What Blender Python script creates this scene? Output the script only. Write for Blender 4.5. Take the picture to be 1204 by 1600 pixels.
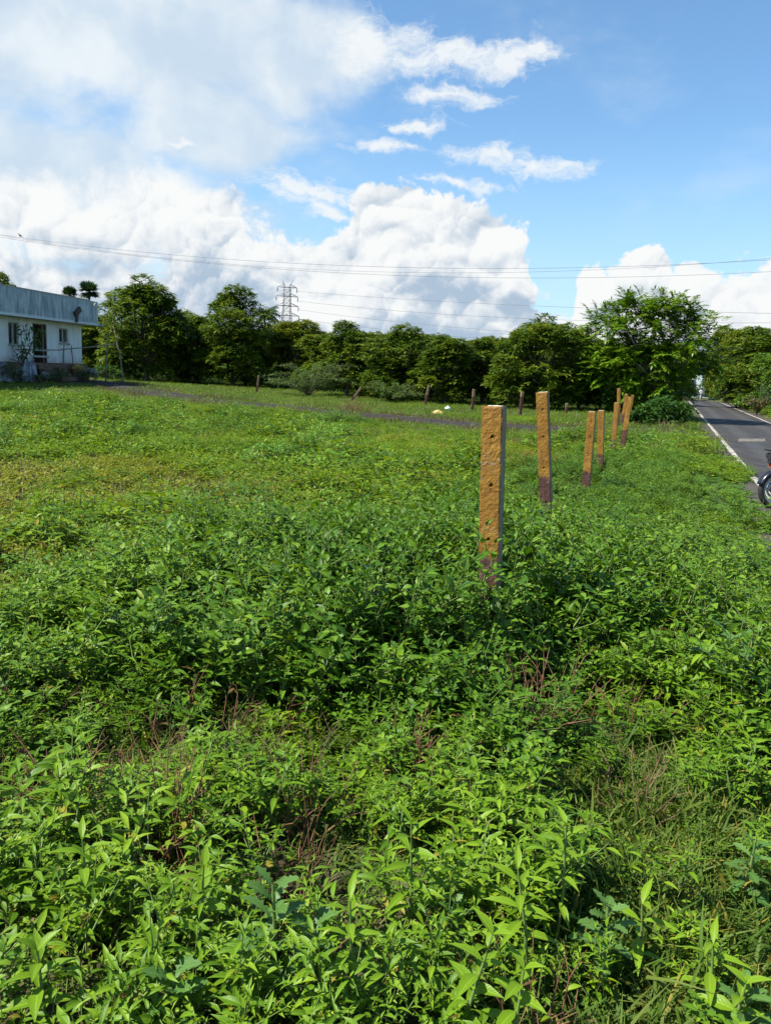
import bpy, math, random
import numpy as np
from mathutils import Vector, Matrix

for _o in list(bpy.data.objects):
    bpy.data.objects.remove(_o)
SC = bpy.context.scene
COL = SC.collection
R_ = math.radians

# ------------------------------------------------------------------ camera
FOC = 1230.0                     # focal length in photograph pixels (1204 x 1600)
PITCH, ROLL, CAMZ = 0.178225, R_(2.5), 1.85
_F = np.array([0, math.cos(PITCH), -math.sin(PITCH)])
_U0 = np.array([0, math.sin(PITCH), math.cos(PITCH)])
_R0 = np.array([1.0, 0, 0])
_U = math.cos(ROLL) * _U0 - math.sin(ROLL) * _R0
_R = math.cos(ROLL) * _R0 + math.sin(ROLL) * _U0
cam_data = bpy.data.cameras.new('camera')
cam = bpy.data.objects.new('camera', cam_data)
COL.objects.link(cam)
cam.matrix_world = Matrix(((_R[0], _U[0], -_F[0], 0), (_R[1], _U[1], -_F[1], 0),
                           (_R[2], _U[2], -_F[2], CAMZ), (0, 0, 0, 1)))
cam_data.sensor_fit = 'VERTICAL'
cam_data.sensor_height = 24.0
cam_data.lens = 24.0 * FOC / 1600.0
cam_data.clip_start = 0.05
cam_data.clip_end = 20000
SC.camera = cam

# ------------------------------------------------------------------ light
SUN_EL = R_(52)
SUN_AZ = math.atan2(-0.95, -0.30)          # measured from +Y towards +X
SUN_DIR = Vector((math.cos(SUN_EL) * math.sin(SUN_AZ), math.cos(SUN_EL) * math.cos(SUN_AZ), math.sin(SUN_EL)))
sun_data = bpy.data.lights.new('sun', 'SUN')
sun_data.energy = 5.0
sun_data.angle = R_(0.53)
sun_data.color = (1.0, 0.955, 0.88)
sun = bpy.data.objects.new('sun', sun_data)
COL.objects.link(sun)
sun.rotation_euler = SUN_DIR.to_track_quat('Z', 'Y').to_euler()
sun.location = (-30, -10, 40)

vs = SC.view_settings
vs.view_transform = 'Standard'
vs.look = 'None'
vs.gamma = 1
vs.exposure = 0.9
vs.use_curve_mapping = False
SC.cycles.max_bounces = 6
SC.cycles.diffuse_bounces = 3
SC.cycles.transmission_bounces = 3
SC.cycles.glossy_bounces = 2
SC.cycles.transparent_max_bounces = 6
SC.cycles.use_denoising = True


# ------------------------------------------------------------------ node helpers
def nd(t, typ, ins=None, **props):
    n = t.nodes.new(typ)
    for k, v in props.items():
        setattr(n, k, v)
    for k, v in (ins or {}).items():
        s = n.inputs[k]
        if isinstance(v, bpy.types.NodeSocket):
            t.links.new(v, s)
        else:
            s.default_value = v
    return n


def mth(t, op, a, b=0.0, c=None, clamp=False):
    ins = {0: a, 1: b}
    if c is not None:
        ins[2] = c
    return nd(t, 'ShaderNodeMath', ins, operation=op, use_clamp=clamp).outputs[0]


def vmt(t, op, a, b=None, c=None):
    ins = {0: a}
    if b is not None:
        ins[1] = b
    if c is not None:
        ins[2] = c
    n = nd(t, 'ShaderNodeVectorMath', ins, operation=op)
    return n.outputs['Value'] if op in ('LENGTH', 'DISTANCE', 'DOT_PRODUCT') else n.outputs['Vector']


def mapr(t, v, a, b, c=0.0, d=1.0, smooth=True):
    return nd(t, 'ShaderNodeMapRange', {0: v, 1: a, 2: b, 3: c, 4: d},
              interpolation_type='SMOOTHSTEP' if smooth else 'LINEAR').outputs[0]


def mixc(t, f, a, b):
    return nd(t, 'ShaderNodeMix', {0: f, 6: a, 7: b}, data_type='RGBA').outputs[2]


def c4(c):
    return (c[0], c[1], c[2], 1.0)


# ------------------------------------------------------------------ photograph measurements -> world
def ray(px, py):
    return _F + (px - 602) / FOC * _R - (py - 800) / FOC * _U


def gnd(px, py, z=0.0):
    d = ray(px, py)
    return np.array([0, 0, CAMZ]) + d * (z - CAMZ) / d[2]


def dep(px, py, y):
    d = ray(px, py)
    return np.array([0, 0, CAMZ]) + d * y / d[1]


def azel(px, py):
    d = ray(px, py)
    d = d / np.linalg.norm(d)
    return math.atan2(d[0], d[1]), math.asin(d[2])


# ------------------------------------------------------------------ sky
def make_world():
    w = bpy.data.worlds.new('World')
    SC.world = w
    w.use_nodes = True
    t = w.node_tree
    t.nodes.clear()
    STR = 0.095
    EXP = 2 ** vs.exposure

    def lin(rgb):      # displayed sRGB 0..255 -> the radiance that shows so
        o = []
        for c in rgb:
            c /= 255.0
            o.append((((c + 0.055) / 1.055) ** 2.4 if c > 0.04045 else c / 12.92) / STR / EXP)
        return (o[0], o[1], o[2], 1)

    sky = nd(t, 'ShaderNodeTexSky', sky_type='NISHITA', sun_disc=False, sun_elevation=SUN_EL,
             sun_rotation=SUN_AZ, altitude=0.0, air_density=1.0, dust_density=0.35, ozone_density=2.2)
    d = nd(t, 'ShaderNodeTexCoord').outputs['Generated']
    d = vmt(t, 'NORMALIZE', d)
    sp = nd(t, 'ShaderNodeSeparateXYZ', {0: d})
    az = mth(t, 'ARCTAN2', sp.outputs[0], sp.outputs[1])
    el = mth(t, 'ARCSINE', sp.outputs[2])
    p = nd(t, 'ShaderNodeCombineXYZ', {0: az, 1: el}).outputs[0]

    def field(tt, pv, ells):
        m = None
        for (px, py, rx, ry) in ells:
            a, e = azel(px, py)
            ix, iy = FOC / rx * math.cos(e), FOC / ry * 1.0
            q = vmt(tt, 'MULTIPLY_ADD', pv, (ix, iy, 0), (-a * ix, -e * iy, 0))
            L = vmt(tt, 'LENGTH', q)
            m = L if m is None else mth(tt, 'SMOOTH_MIN', m, L, 0.25)
        return mth(tt, 'SUBTRACT', 1.0, m)

    def noise(tt, v, scale, detail, rough, offs=(0, 0, 0)):
        v2 = vmt(tt, 'ADD', v, offs)
        return nd(tt, 'ShaderNodeTexNoise', {'Vector': v2, 'Scale': scale, 'Detail': detail, 'Roughness': rough},
                  noise_dimensions='3D')

    # cumulus density group, evaluated at three places for its own shading
    g = bpy.data.node_groups.new('cumulus_density', 'ShaderNodeTree')
    g.interface.new_socket('P', in_out='INPUT', socket_type='NodeSocketVector')
    g.interface.new_socket('D', in_out='OUTPUT', socket_type='NodeSocketFloat')
    g.interface.new_socket('S', in_out='OUTPUT', socket_type='NodeSocketFloat')
    gi = nd(g, 'NodeGroupInput').outputs[0]
    w1 = noise(g, gi, 9.0, 2.0, 0.5, (3, 1, 0)).outputs['Color']
    w1 = vmt(g, 'MULTIPLY', vmt(g, 'SUBTRACT', w1, (0.5, 0.5, 0.5)), (0.085, 0.06, 0))
    pw = vmt(g, 'ADD', gi, w1)
    CUM = [(-90, 440, 300, 130), (110, 350, 190, 70), (280, 350, 130, 62), (340, 450, 180, 80),
           (120, 460, 260, 90), (620, 430, 180, 85), (670, 395, 130, 84), (610, 340, 66, 40), (700, 350, 66, 36),
           (755, 385, 54, 42), (795, 435, 36, 52), (620, 505, 300, 50), (925, 462, 32, 44), (1003, 442, 40, 48),
           (1086, 456, 36, 40), (1046, 474, 40, 42), (1165, 488, 70, 42), (1020, 520, 190, 40), (1400, 520, 260, 120), (-500, 380, 330, 160)]
    m = field(g, pw, CUM)
    vo = nd(g, 'ShaderNodeTexVoronoi', {'Vector': pw, 'Scale': 24.0, 'Detail': 4.0, 'Roughness': 0.58, 'Lacunarity': 2.3,
                                        'Smoothness': 0.45}, voronoi_dimensions='2D', feature='SMOOTH_F1', normalize=True).outputs['Distance']
    fb = noise(g, gi, 26.0, 6.0, 0.6).outputs[0]
    D = mth(g, 'MULTIPLY_ADD', mth(g, 'SUBTRACT', 0.33, vo), 1.15, m)
    D = mth(g, 'MULTIPLY_ADD', mth(g, 'SUBTRACT', fb, 0.5), 0.40, D)
    # beyond the frame: the same kind of scattered clouds
    go = nd(g, 'NodeGroupOutput')
    g.links.new(D, go.inputs[0])
    # each billow is rounded: its side towards the sun is the brighter one
    w4 = noise(g, gi, 34.0, 3.0, 0.55, (4, 4, 0)).outputs['Color']
    pw2 = vmt(g, 'MULTIPLY_ADD', vmt(g, 'SUBTRACT', w4, (0.5, 0.5, 0.5)), (0.022, 0.022, 0), pw)
    S = None
    for sc_, amp in ((10.0, 0.55), (22.0, 0.60), (47.0, 0.50)):
        v_ = nd(g, 'ShaderNodeTexVoronoi', {'Vector': pw2, 'Scale': sc_, 'Smoothness': 0.35}, voronoi_dimensions='2D', feature='SMOOTH_F1')
        q = vmt(g, 'DOT_PRODUCT', vmt(g, 'SUBTRACT', pw2, v_.outputs['Position']), (-0.45 * sc_ * amp, 0.89 * sc_ * amp, 0))
        S = q if S is None else mth(g, 'ADD', S, q)
    g.links.new(S, go.inputs[1])

    def dens(off):
        n = t.nodes.new('ShaderNodeGroup')
        n.node_tree = g
        t.links.new(vmt(t, 'ADD', p, off) if off else p, n.inputs[0])
        return n.outputs[0] if off else (n.outputs[0], n.outputs[1])

    D0, S0 = dens(None)
    D1 = dens((-0.006, 0.011, 0))
    D2 = dens((-0.045, 0.075, 0))
    # crisp rims on the right, soft ones in the thick weather on the left
    soft = mapr(t, az, -0.42, -0.06, 0.62, 0.15)
    a_c = mapr(t, D0, -0.03, soft)
    relief = mth(t, 'MULTIPLY', mth(t, 'SUBTRACT', D0, D1), 0.9)
    selfsh = mapr(t, D2, 0.10, 0.95, 0.0, 0.66)
    big = noise(t, p, 7.0, 3.0, 0.5, (9, 4, 0)).outputs[0]
    lit = mth(t, 'ADD', mth(t, 'SUBTRACT', mth(t, 'ADD', 0.80, relief), selfsh), mth(t, 'MULTIPLY', mth(t, 'SUBTRACT', big, 0.5), 0.75))
    lit = mth(t, 'ADD', lit, mth(t, 'MULTIPLY', S0, 0.55))
    lit = mapr(t, lit, -0.05, 1.10)
    ccol = mixc(t, lit, lin((176, 196, 217)), lin((250, 252, 252)))

    # veil: soft high sheet at the upper left
    VEIL = [(120, 40, 460, 140), (420, 80, 230, 85), (40, 290, 420, 95), (330, 200, 150, 80), (-500, 150, 560, 250)]
    w2 = noise(t, p, 5.0, 3.0, 0.55, (1, 7, 0)).outputs['Color']
    pv = vmt(t, 'ADD', p, vmt(t, 'MULTIPLY', vmt(t, 'SUBTRACT', w2, (0.5, 0.5, 0.5)), (0.10, 0.07, 0)))
    mv = field(t, pv, VEIL)
    fv = noise(t, vmt(t, 'MULTIPLY', pv, (1.0, 2.2, 1)), 9.0, 7.0, 0.55, (5, 2, 0)).outputs[0]
    dv = mth(t, 'MULTIPLY_ADD', mth(t, 'SUBTRACT', fv, 0.5), 1.1, mv)
    a_v = mapr(t, dv, 0.0, 0.55, 0.0, 0.93)
    vs_ = noise(t, pv, 8.0, 5.0, 0.55, (2, 9, 0)).outputs[0]
    vcol = mixc(t, mapr(t, vs_, 0.36, 0.66), lin((206, 224, 240)), lin((240, 247, 251)))

    # wisps: bright shreds right of the veil
    WIS = [(700, 90, 130, 30), (790, 88, 85, 26), (838, 72, 26, 28), (705, 147, 85, 18), (770, 248, 90, 20), (850, 264, 60, 20),
           (715, 290, 80, 9), (660, 196, 70, 13), (590, 70, 90, 45), (600, 228, 60, 14), (293, 216, 20, 8), (480, 300, 85, 26), (500, 335, 50, 14)]
    w3 = noise(t, p, 14.0, 4.0, 0.6, (6, 6, 0)).outputs['Color']
    pwv = vmt(t, 'ADD', p, vmt(t, 'MULTIPLY', vmt(t, 'SUBTRACT', w3, (0.5, 0.5, 0.5)), (0.10, 0.05, 0)))
    mw = field(t, pwv, WIS)
    fw = noise(t, vmt(t, 'MULTIPLY', pwv, (1.0, 2.0, 1)), 26.0, 8.0, 0.66, (2, 2, 0)).outputs[0]
    dw = mth(t, 'MULTIPLY_ADD', mth(t, 'SUBTRACT', fw, 0.5), 2.6, mw)
    a_w = mapr(t, dw, -0.05, 0.95, 0.0, 0.95)
    wcol = lin((243, 248, 251))

    # thin scattered cirrus over the rest of the sky, and pale air near the horizon
    fz = noise(t, vmt(t, 'MULTIPLY', pv, (1.0, 2.0, 1)), 6.0, 6.0, 0.6, (8, 8, 0)).outputs[0]
    a_z = mapr(t, fz, 0.50, 0.85, 0.0, 0.30)
    hz = mapr(t, el, 0.0, 0.30, 0.62, 0.0)
    base = mixc(t, hz, vmt(t, 'MULTIPLY', sky.outputs[0], (.84, 1.05, 1.12)), lin((196, 224, 246)))
    c = mixc(t, a_z, base, lin((225, 238, 248)))
    c = mixc(t, a_v, c, vcol)
    c = mixc(t, a_w, c, wcol)
    c = mixc(t, a_c, c, ccol)
    bg = nd(t, 'ShaderNodeBackground', {0: c, 1: STR})
    out = nd(t, 'ShaderNodeOutputWorld')
    t.links.new(bg.outputs[0], out.inputs[0])
    w.cycles.sampling_method = 'MANUAL'
    w.cycles.sample_map_resolution = 512


make_world()

# ------------------------------------------------------------------ object helpers
def tag(o, label=None, cat=None, group=None, kind=None):
    if label: o['label'] = label
    if cat: o['category'] = cat
    if group: o['group'] = group
    if kind: o['kind'] = kind
    return o


def empty(name, loc=(0, 0, 0), rotz=0.0, **kw):
    o = bpy.data.objects.new(name, None)
    COL.objects.link(o)
    o.location = loc
    o.rotation_euler = (0, 0, rotz)
    o.empty_display_size = 0.2
    return tag(o, **kw)


def link(name, me, parent=None, loc=None):
    o = bpy.data.objects.new(name, me)
    COL.objects.link(o)
    if parent: o.parent = parent
    if loc is not None: o.location = loc
    return o


class MB:
    """collects shapes for one mesh"""
    def __init__(s):
        s.v, s.f, s.m, s.sm = [], [], [], []

    def add(s, v, f, m=0, smooth=False):
        b = len(s.v)
        s.v.extend([tuple(q) for q in v])
        for q in f:
            s.f.append(tuple(b + i for i in q)); s.m.append(m); s.sm.append(smooth)

    def box(s, c, size, m=0, rot=None, taper=1.0):
        hx, hy, hz = size[0] / 2, size[1] / 2, size[2] / 2
        v = []
        for z in (-1, 1):
            k = taper if z > 0 else 1.0
            for x, y in ((-1, -1), (1, -1), (1, 1), (-1, 1)):
                p = Vector((x * hx * k, y * hy * k, z * hz))
                if rot is not None: p = rot @ p
                v.append(p + Vector(c))
        s.add(v, [(0, 3, 2, 1), (4, 5, 6, 7), (0, 1, 5, 4), (1, 2, 6, 5), (2, 3, 7, 6), (3, 0, 4, 7)], m)

    def tube(s, pts, rad, n=6, m=0, smooth=True, cap=True):
        pts = [Vector(p) for p in pts]
        if not hasattr(rad, '__len__'): rad = [rad] * len(pts)
        rings = []
        ref = Vector((0, 0, 1))
        prev = None
        for i, p in enumerate(pts):
            t = (pts[min(i + 1, len(pts) - 1)] - pts[max(i - 1, 0)])
            if t.length < 1e-9: t = Vector((0, 0, 1))
            t.normalize()
            if prev is None:
                a = t.cross(ref if abs(t.dot(ref)) < 0.9 else Vector((1, 0, 0))).normalized()
            else:
                a = (prev - t * prev.dot(t))
                a = a.normalized() if a.length > 1e-6 else t.cross(Vector((1, 0, 0))).normalized()
            prev = a
            b = t.cross(a)
            rings.append([p + (a * math.cos(2 * math.pi * k / n) + b * math.sin(2 * math.pi * k / n)) * rad[i] for k in range(n)])
        v = [q for r in rings for q in r]
        f = []
        for i in range(len(pts) - 1):
            for k in range(n):
                k2 = (k + 1) % n
                f.append((i * n + k, i * n + k2, (i + 1) * n + k2, (i + 1) * n + k))
        s.add(v, f, m, smooth)
        if cap:
            b = len(s.v) - len(v)
            s.f.append(tuple(b + k for k in reversed(range(n)))); s.m.append(m); s.sm.append(False)
            e = b + (len(pts) - 1) * n
            s.f.append(tuple(e + k for k in range(n))); s.m.append(m); s.sm.append(False)

    def lathe(s, prof, axis_o=(0, 0, 0), mat=None, n=24, m=0, smooth=True, arc=(0, 2 * math.pi)):
        """prof: (radius, height) pairs turned about local z; mat: 3x3 turning local z to the wanted axis"""
        full = abs(arc[1] - arc[0] - 2 * math.pi) < 1e-6
        k = n if full else n + 1
        v = []
        for (r, h) in prof:
            for i in range(k):
                a = arc[0] + (arc[1] - arc[0]) * i / n
                p = Vector((r * math.cos(a), r * math.sin(a), h))
                if mat is not None: p = mat @ p
                v.append(p + Vector(axis_o))
        f = []
        for j in range(len(prof) - 1):
            for i in range(n):
                i2 = (i + 1) % k
                f.append((j * k + i, j * k + i2, (j + 1) * k + i2, (j + 1) * k + i))
        s.add(v, f, m, smooth)

    def build(s, name, mats, parent=None, loc=None, link_it=True):
        me = bpy.data.meshes.new(name)
        me.from_pydata(s.v, [], s.f)
        if not isinstance(mats, (list, tuple)): mats = [mats]
        for q in mats: me.materials.append(q)
        me.polygons.foreach_set('material_index', s.m)
        me.polygons.foreach_set('use_smooth', s.sm)
        me.update()
        return link(name, me, parent, loc) if link_it else me


def quad_mesh(name, V, F, mats, UV=None, MI=None, smooth=True):
    me = bpy.data.meshes.new(name)
    V = np.asarray(V, dtype=np.float32); F = np.asarray(F, dtype=np.int32)
    me.vertices.add(len(V)); me.vertices.foreach_set('co', V.ravel())
    me.loops.add(F.size); me.loops.foreach_set('vertex_index', F.ravel())
    me.polygons.add(len(F))
    me.polygons.foreach_set('loop_start', np.arange(len(F), dtype=np.int32) * 4)
    me.polygons.foreach_set('loop_total', np.full(len(F), 4, dtype=np.int32))
    if MI is not None: me.polygons.foreach_set('material_index', np.asarray(MI, dtype=np.int32))
    me.polygons.foreach_set('use_smooth', np.full(len(F), smooth, dtype=bool))
    for q in (mats if isinstance(mats, (list, tuple)) else [mats]): me.materials.append(q)
    if UV is not None:
        u = me.uv_layers.new(name='UVMap')
        u.data.foreach_set('uv', np.asarray(UV, dtype=np.float32)[F.ravel()].ravel())
    me.update(calc_edges=True)
    me.validate()
    return me


class LB:
    """collects leaves (quads with uv) as numpy batches"""
    def __init__(s):
        s.V, s.F, s.UV, s.M, s.n = [], [], [], [], 0

    def batch(s, base, Mx, T, mi=0):
        v, f, uv = base
        k = len(T)
        P = np.einsum('nij,vj->nvi', Mx, v) + T[:, None, :]
        s.V.append(P.reshape(-1, 3))
        s.F.append((f[None] + (s.n + np.arange(k) * len(v))[:, None, None]).reshape(-1, 4))
        s.UV.append(np.tile(uv, (k, 1)))
        s.M.append(np.full(k * len(f), mi))
        s.n += k * len(v)

    def raw(s, V, F, UV, mi=0):
        s.V.append(np.asarray(V, float)); s.F.append(np.asarray(F) + s.n); s.UV.append(np.asarray(UV, float))
        s.M.append(np.full(len(F), mi)); s.n += len(V)

    def tube(s, pts, rad, n=4, mi=0):
        q = MB(); q.tube(pts, rad, n=n, cap=False)
        s.raw(q.v, q.f, np.zeros((len(q.v), 2)), mi)

    def mesh(s, name, mats):
        return quad_mesh(name, np.concatenate(s.V), np.concatenate(s.F), mats, np.concatenate(s.UV), np.concatenate(s.M))


def leaf_base(rows, fold=0.25, droop=0.25, wave=0.0):
    """rows of (t, half width); leaf runs along +Y, length 1"""
    v, uv = [], []
    for i, (t, w) in enumerate(rows):
        z = -droop * t * t
        wz = wave * (1 if i % 2 else -1)
        v += [(-w, t, z + fold * w + wz), (0, t, z), (w, t, z + fold * w + wz * 0.6)]
        uv += [(0, t), (0.5, t), (1, t)]
    f = []
    for i in range(len(rows) - 1):
        a = i * 3
        f += [(a, a + 1, a + 4, a + 3), (a + 1, a + 2, a + 5, a + 4)]
    return np.array(v), np.array(f), np.array(uv)


OVATE_HI = leaf_base([(0, .015), (.14, .11), (.34, .19), (.58, .165), (.82, .075), (1, .008)], .45, .30)
BROAD_MD = leaf_base([(0, .02), (.18, .19), (.42, .28), (.70, .18), (1, .012)], .28, .28)
OVATE_MD = leaf_base([(0, .02), (.32, .19), (.66, .13), (1, .01)], .45, .30)
OVATE_LO = leaf_base([(0, .03), (.42, .21), (1, .015)], .4, .3)
LANCE_HI = leaf_base([(0, .012), (.15, .075), (.36, .135), (.6, .12), (.82, .055), (1, .005)], .5, .35)
LANCE_MD = leaf_base([(0, .02), (.35, .13), (.68, .09), (1, .008)], .5, .35)
MANGO = leaf_base([(0, .03), (.5, .15), (1, .02)], .35, .30)
LEAFLET = leaf_base([(0, .06), (.5, .19), (1, .03)], .2, .15)
LOBED = leaf_base([(0, .02), (.10, .03), (.17, .13), (.25, .06), (.34, .21), (.43, .10), (.53, .27), (.62, .13),
                   (.72, .26), (.82, .15), (.92, .14), (1, .03)], .35, .35, .012)


def frames(D, roll=None, up=(0, 0, 1), rng=None):
    """matrices whose Y column is D and whose Z leans to `up`"""
    D = D / np.linalg.norm(D, axis=1, keepdims=True)
    u = np.broadcast_to(np.array(up, float), D.shape)
    X = np.cross(D, u)
    L = np.linalg.norm(X, axis=1, keepdims=True)
    X = np.where(L > 1e-4, X / np.maximum(L, 1e-4), np.array([1.0, 0, 0]))
    Z = np.cross(X, D)
    if roll is not None:
        c, s_ = np.cos(roll)[:, None], np.sin(roll)[:, None]
        X, Z = X * c + Z * s_, Z * c - X * s_
    return np.stack([X, D, Z], axis=2)


def sph(az, el):
    return np.stack([np.cos(el) * np.cos(az), np.cos(el) * np.sin(az), np.sin(el)], axis=-1)


# ------------------------------------------------------------------ numpy value noise
_rng0 = np.random.default_rng(11)
_TAB = _rng0.random((256, 256))


def vnoise(x, y, s=1.0, o=0):
    x = np.asarray(x, float) * s + 37.3 * (o + 1); y = np.asarray(y, float) * s + 11.7 * (o + 1)
    xi, yi = np.floor(x).astype(int), np.floor(y).astype(int)
    fx, fy = x - xi, y - yi
    fx, fy = fx * fx * (3 - 2 * fx), fy * fy * (3 - 2 * fy)
    a = _TAB[xi % 256, yi % 256]; b = _TAB[(xi + 1) % 256, yi % 256]
    c = _TAB[xi % 256, (yi + 1) % 256]; d = _TAB[(xi + 1) % 256, (yi + 1) % 256]
    return (a * (1 - fx) + b * fx) * (1 - fy) + (c * (1 - fx) + d * fx) * fy


def fnoise(x, y, s=1.0, o=0):
    return 0.55 * vnoise(x, y, s, o) + 0.3 * vnoise(x, y, s * 2.1, o + 1) + 0.15 * vnoise(x, y, s * 4.3, o + 2)


def sstep(a, b, x):
    t = np.clip((np.asarray(x, float) - a) / (b - a), 0, 1)
    return t * t * (3 - 2 * t)


# ------------------------------------------------------------------ materials
def new_mat(name):
    m = bpy.data.materials.new(name)
    m.use_nodes = True
    t = m.node_tree
    t.nodes.clear()
    out = nd(t, 'ShaderNodeOutputMaterial')
    return m, t, out


def pos(t, kind='Object'):
    return nd(t, 'ShaderNodeTexCoord').outputs[kind]


def nz(t, v, scale, detail=3.0, rough=0.55, dist=0.0):
    return nd(t, 'ShaderNodeTexNoise', {'Vector': v, 'Scale': scale, 'Detail': detail, 'Roughness': rough, 'Distortion': dist})


def pbsdf(t, out, col, rough=0.6, spec=0.5, metal=0.0, normal=None, **kw):
    ins = {'Base Color': col if isinstance(col, bpy.types.NodeSocket) else c4(col), 'Roughness': rough, 'Metallic': metal,
           'Specular IOR Level': spec}
    ins.update(kw)
    b = nd(t, 'ShaderNodeBsdfPrincipled', ins)
    if normal is not None: t.links.new(normal, b.inputs['Normal'])
    if out is not None: t.links.new(b.outputs[0], out.inputs[0])
    return b


def bump(t, h, strength=0.3, dist=0.02):
    return nd(t, 'ShaderNodeBump', {'Height': h, 'Strength': strength, 'Distance': dist}).outputs[0]


def simple(name, c1, c2=None, scale=6.0, rough=0.7, spec=0.4, metal=0.0, bmp=0.0, bscale=40.0, lo=0.35, hi=0.65, coord='Object'):
    m, t, out = new_mat(name)
    v = pos(t, coord)
    col = c4(c1)
    if c2 is not None:
        f = mapr(t, nz(t, v, scale, 5).outputs[0], lo, hi)
        col = mixc(t, f, c4(c1), c4(c2))
    nrm = bump(t, nz(t, v, bscale, 4).outputs[0], bmp, 0.01) if bmp else None
    pbsdf(t, out, col if c2 is not None else c1, rough, spec, metal, nrm)
    return m


def leaf_mat(name, dark, mid, light, wscale=0.6, rough=0.42, transl=0.32, tcol=(1.5, 1.35, 0.55), veins=True, spec=0.25, patch=None, pscale=0.25, age=0.0):
    k = .72                                          # leaf reflectances, thick living leaves
    dark, mid, light = [tuple(q * k for q in c) for c in (dark, mid, light)]
    m, t, out = new_mat(name)
    geo = nd(t, 'ShaderNodeNewGeometry')
    P = geo.outputs['Position']
    n1 = nz(t, P, wscale, 2).outputs[0]
    rnd = geo.outputs['Random Per Island']
    x = mth(t, 'ADD', mth(t, 'MULTIPLY', mth(t, 'SUBTRACT', n1, 0.5), 1.5), rnd)
    c = mixc(t, mapr(t, x, 0.0, 0.5), c4(dark), c4(mid))
    c = mixc(t, mapr(t, x, 0.5, 1.1), c, c4(light))
    if patch is not None:
        pn = nz(t, P, pscale, 3, 0.6).outputs[0]
        c = mixc(t, mapr(t, pn, 0.48, 0.66, 0.0, 0.8), c, c4(patch))
    if age:                                          # now and then an old leaf has yellowed or browned
        c = mixc(t, mapr(t, rnd, 1 - age, 1 - age * .8, 0, .85), c, (.26, .20, .03, 1))
        c = mixc(t, mapr(t, rnd, 1 - age * .22, 1 - age * .2, 0, .9), c, (.12, .065, .025, 1))
    nrm = None
    if veins:
        uv = nd(t, 'ShaderNodeUVMap').outputs[0]
        s = nd(t, 'ShaderNodeSeparateXYZ', {0: uv})
        ax = mth(t, 'ABSOLUTE', mth(t, 'SUBTRACT', s.outputs[0], 0.5))
        mid_v = mapr(t, ax, 0.0, 0.07, 1.0, 0.0)
        lat = mth(t, 'SINE', mth(t, 'MULTIPLY', mth(t, 'SUBTRACT', s.outputs[1], mth(t, 'MULTIPLY', ax, 0.5)), 55.0))
        c = mixc(t, mth(t, 'MULTIPLY', mid_v, 0.45), c, c4([min(1, q * 1.5 + 0.02) for q in light]))
        nrm = bump(t, mth(t, 'ADD', mth(t, 'MULTIPLY', lat, 0.5), mth(t, 'MULTIPLY', mid_v, -1.5)), 0.16, 0.002)
    b = pbsdf(t, None, c, rough, spec, 0.0, nrm)
    tc = nd(t, 'ShaderNodeMix', {0: 1.0, 6: c, 7: (tcol[0], tcol[1], tcol[2], 1)}, data_type='RGBA', blend_type='MULTIPLY').outputs[2]
    tr = nd(t, 'ShaderNodeBsdfTranslucent', {0: tc})
    mx = nd(t, 'ShaderNodeMixShader', {0: transl, 1: b.outputs[0], 2: tr.outputs[0]})
    t.links.new(mx.outputs[0], out.inputs[0])
    return m


M = {}
M['herb_light'] = leaf_mat('herb_light_green', (.082, .19, .009), (.155, .30, .012), (.285, .44, .022), transl=.29, spec=.25, age=.045)
M['herb_deep'] = leaf_mat('herb_deep_green', (.058, .15, .009), (.115, .25, .013), (.22, .37, .025), transl=.27, spec=.24, age=.02)
M['herb_field'] = leaf_mat('herb_field_green', (.090, .195, .009), (.165, .29, .012), (.275, .395, .02), wscale=.5, spec=.2, age=.05, veins=False)
M['herb_yellow'] = leaf_mat('herb_yellow_green', (.17, .22, .016), (.27, .32, .025), (.39, .39, .05), wscale=.35, veins=False)
M['grass'] = leaf_mat('grass_blade', (.055, .125, .014), (.105, .19, .020), (.20, .25, .045), veins=False, wscale=1.2, spec=.2, rough=.6, age=.06)
M['grass_yellow'] = leaf_mat('grass_blade_yellow', (.12, .19, .022), (.19, .25, .035), (.30, .28, .07), veins=False, wscale=.5, spec=.25)
M['grass_dry'] = leaf_mat('grass_blade_dry', (.12, .09, .05), (.20, .15, .07), (.17, .18, .05), veins=False, wscale=.7, transl=.2)
M['grass_far'] = leaf_mat('grass_far', (.085, .17, .016), (.145, .235, .022), (.22, .27, .04), veins=False, wscale=.35)
M['lobed'] = leaf_mat('lobed_leaf', (.055, .15, .028), (.10, .225, .042), (.17, .31, .07), rough=.45, spec=.3)
M['mango'] = leaf_mat('mango_leaf', (.045, .105, .010), (.105, .185, .014), (.27, .335, .028), wscale=.5, veins=False, rough=.45, transl=.30)
M['mango_b'] = leaf_mat('mango_leaf_yellowish', (.085, .140, .012), (.17, .235, .018), (.32, .345, .03), wscale=.5, veins=False, rough=.4, transl=.25)
M['pinnate'] = leaf_mat('pinnate_leaf', (.075, .18, .010), (.14, .28, .014), (.25, .39, .025), wscale=.6, veins=False, rough=.36, transl=.3)
M['bush'] = leaf_mat('bush_leaf', (.035, .10, .02), (.065, .16, .026), (.12, .24, .04), wscale=.9, veins=False, rough=.35, transl=.25)
M['bright_tree'] = leaf_mat('young_tree_leaf', (.08, .18, .025), (.14, .27, .035), (.22, .34, .05), veins=False, transl=.35)
M['thorn'] = leaf_mat('thorn_leaf', (.06, .115, .022), (.09, .165, .030), (.15, .22, .05), veins=False, wscale=1.0, rough=.6, spec=.2)
M['palm'] = leaf_mat('palm_leaf', (.02, .055, .02), (.035, .085, .025), (.07, .12, .04), veins=False, rough=.4, transl=.15)
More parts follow.
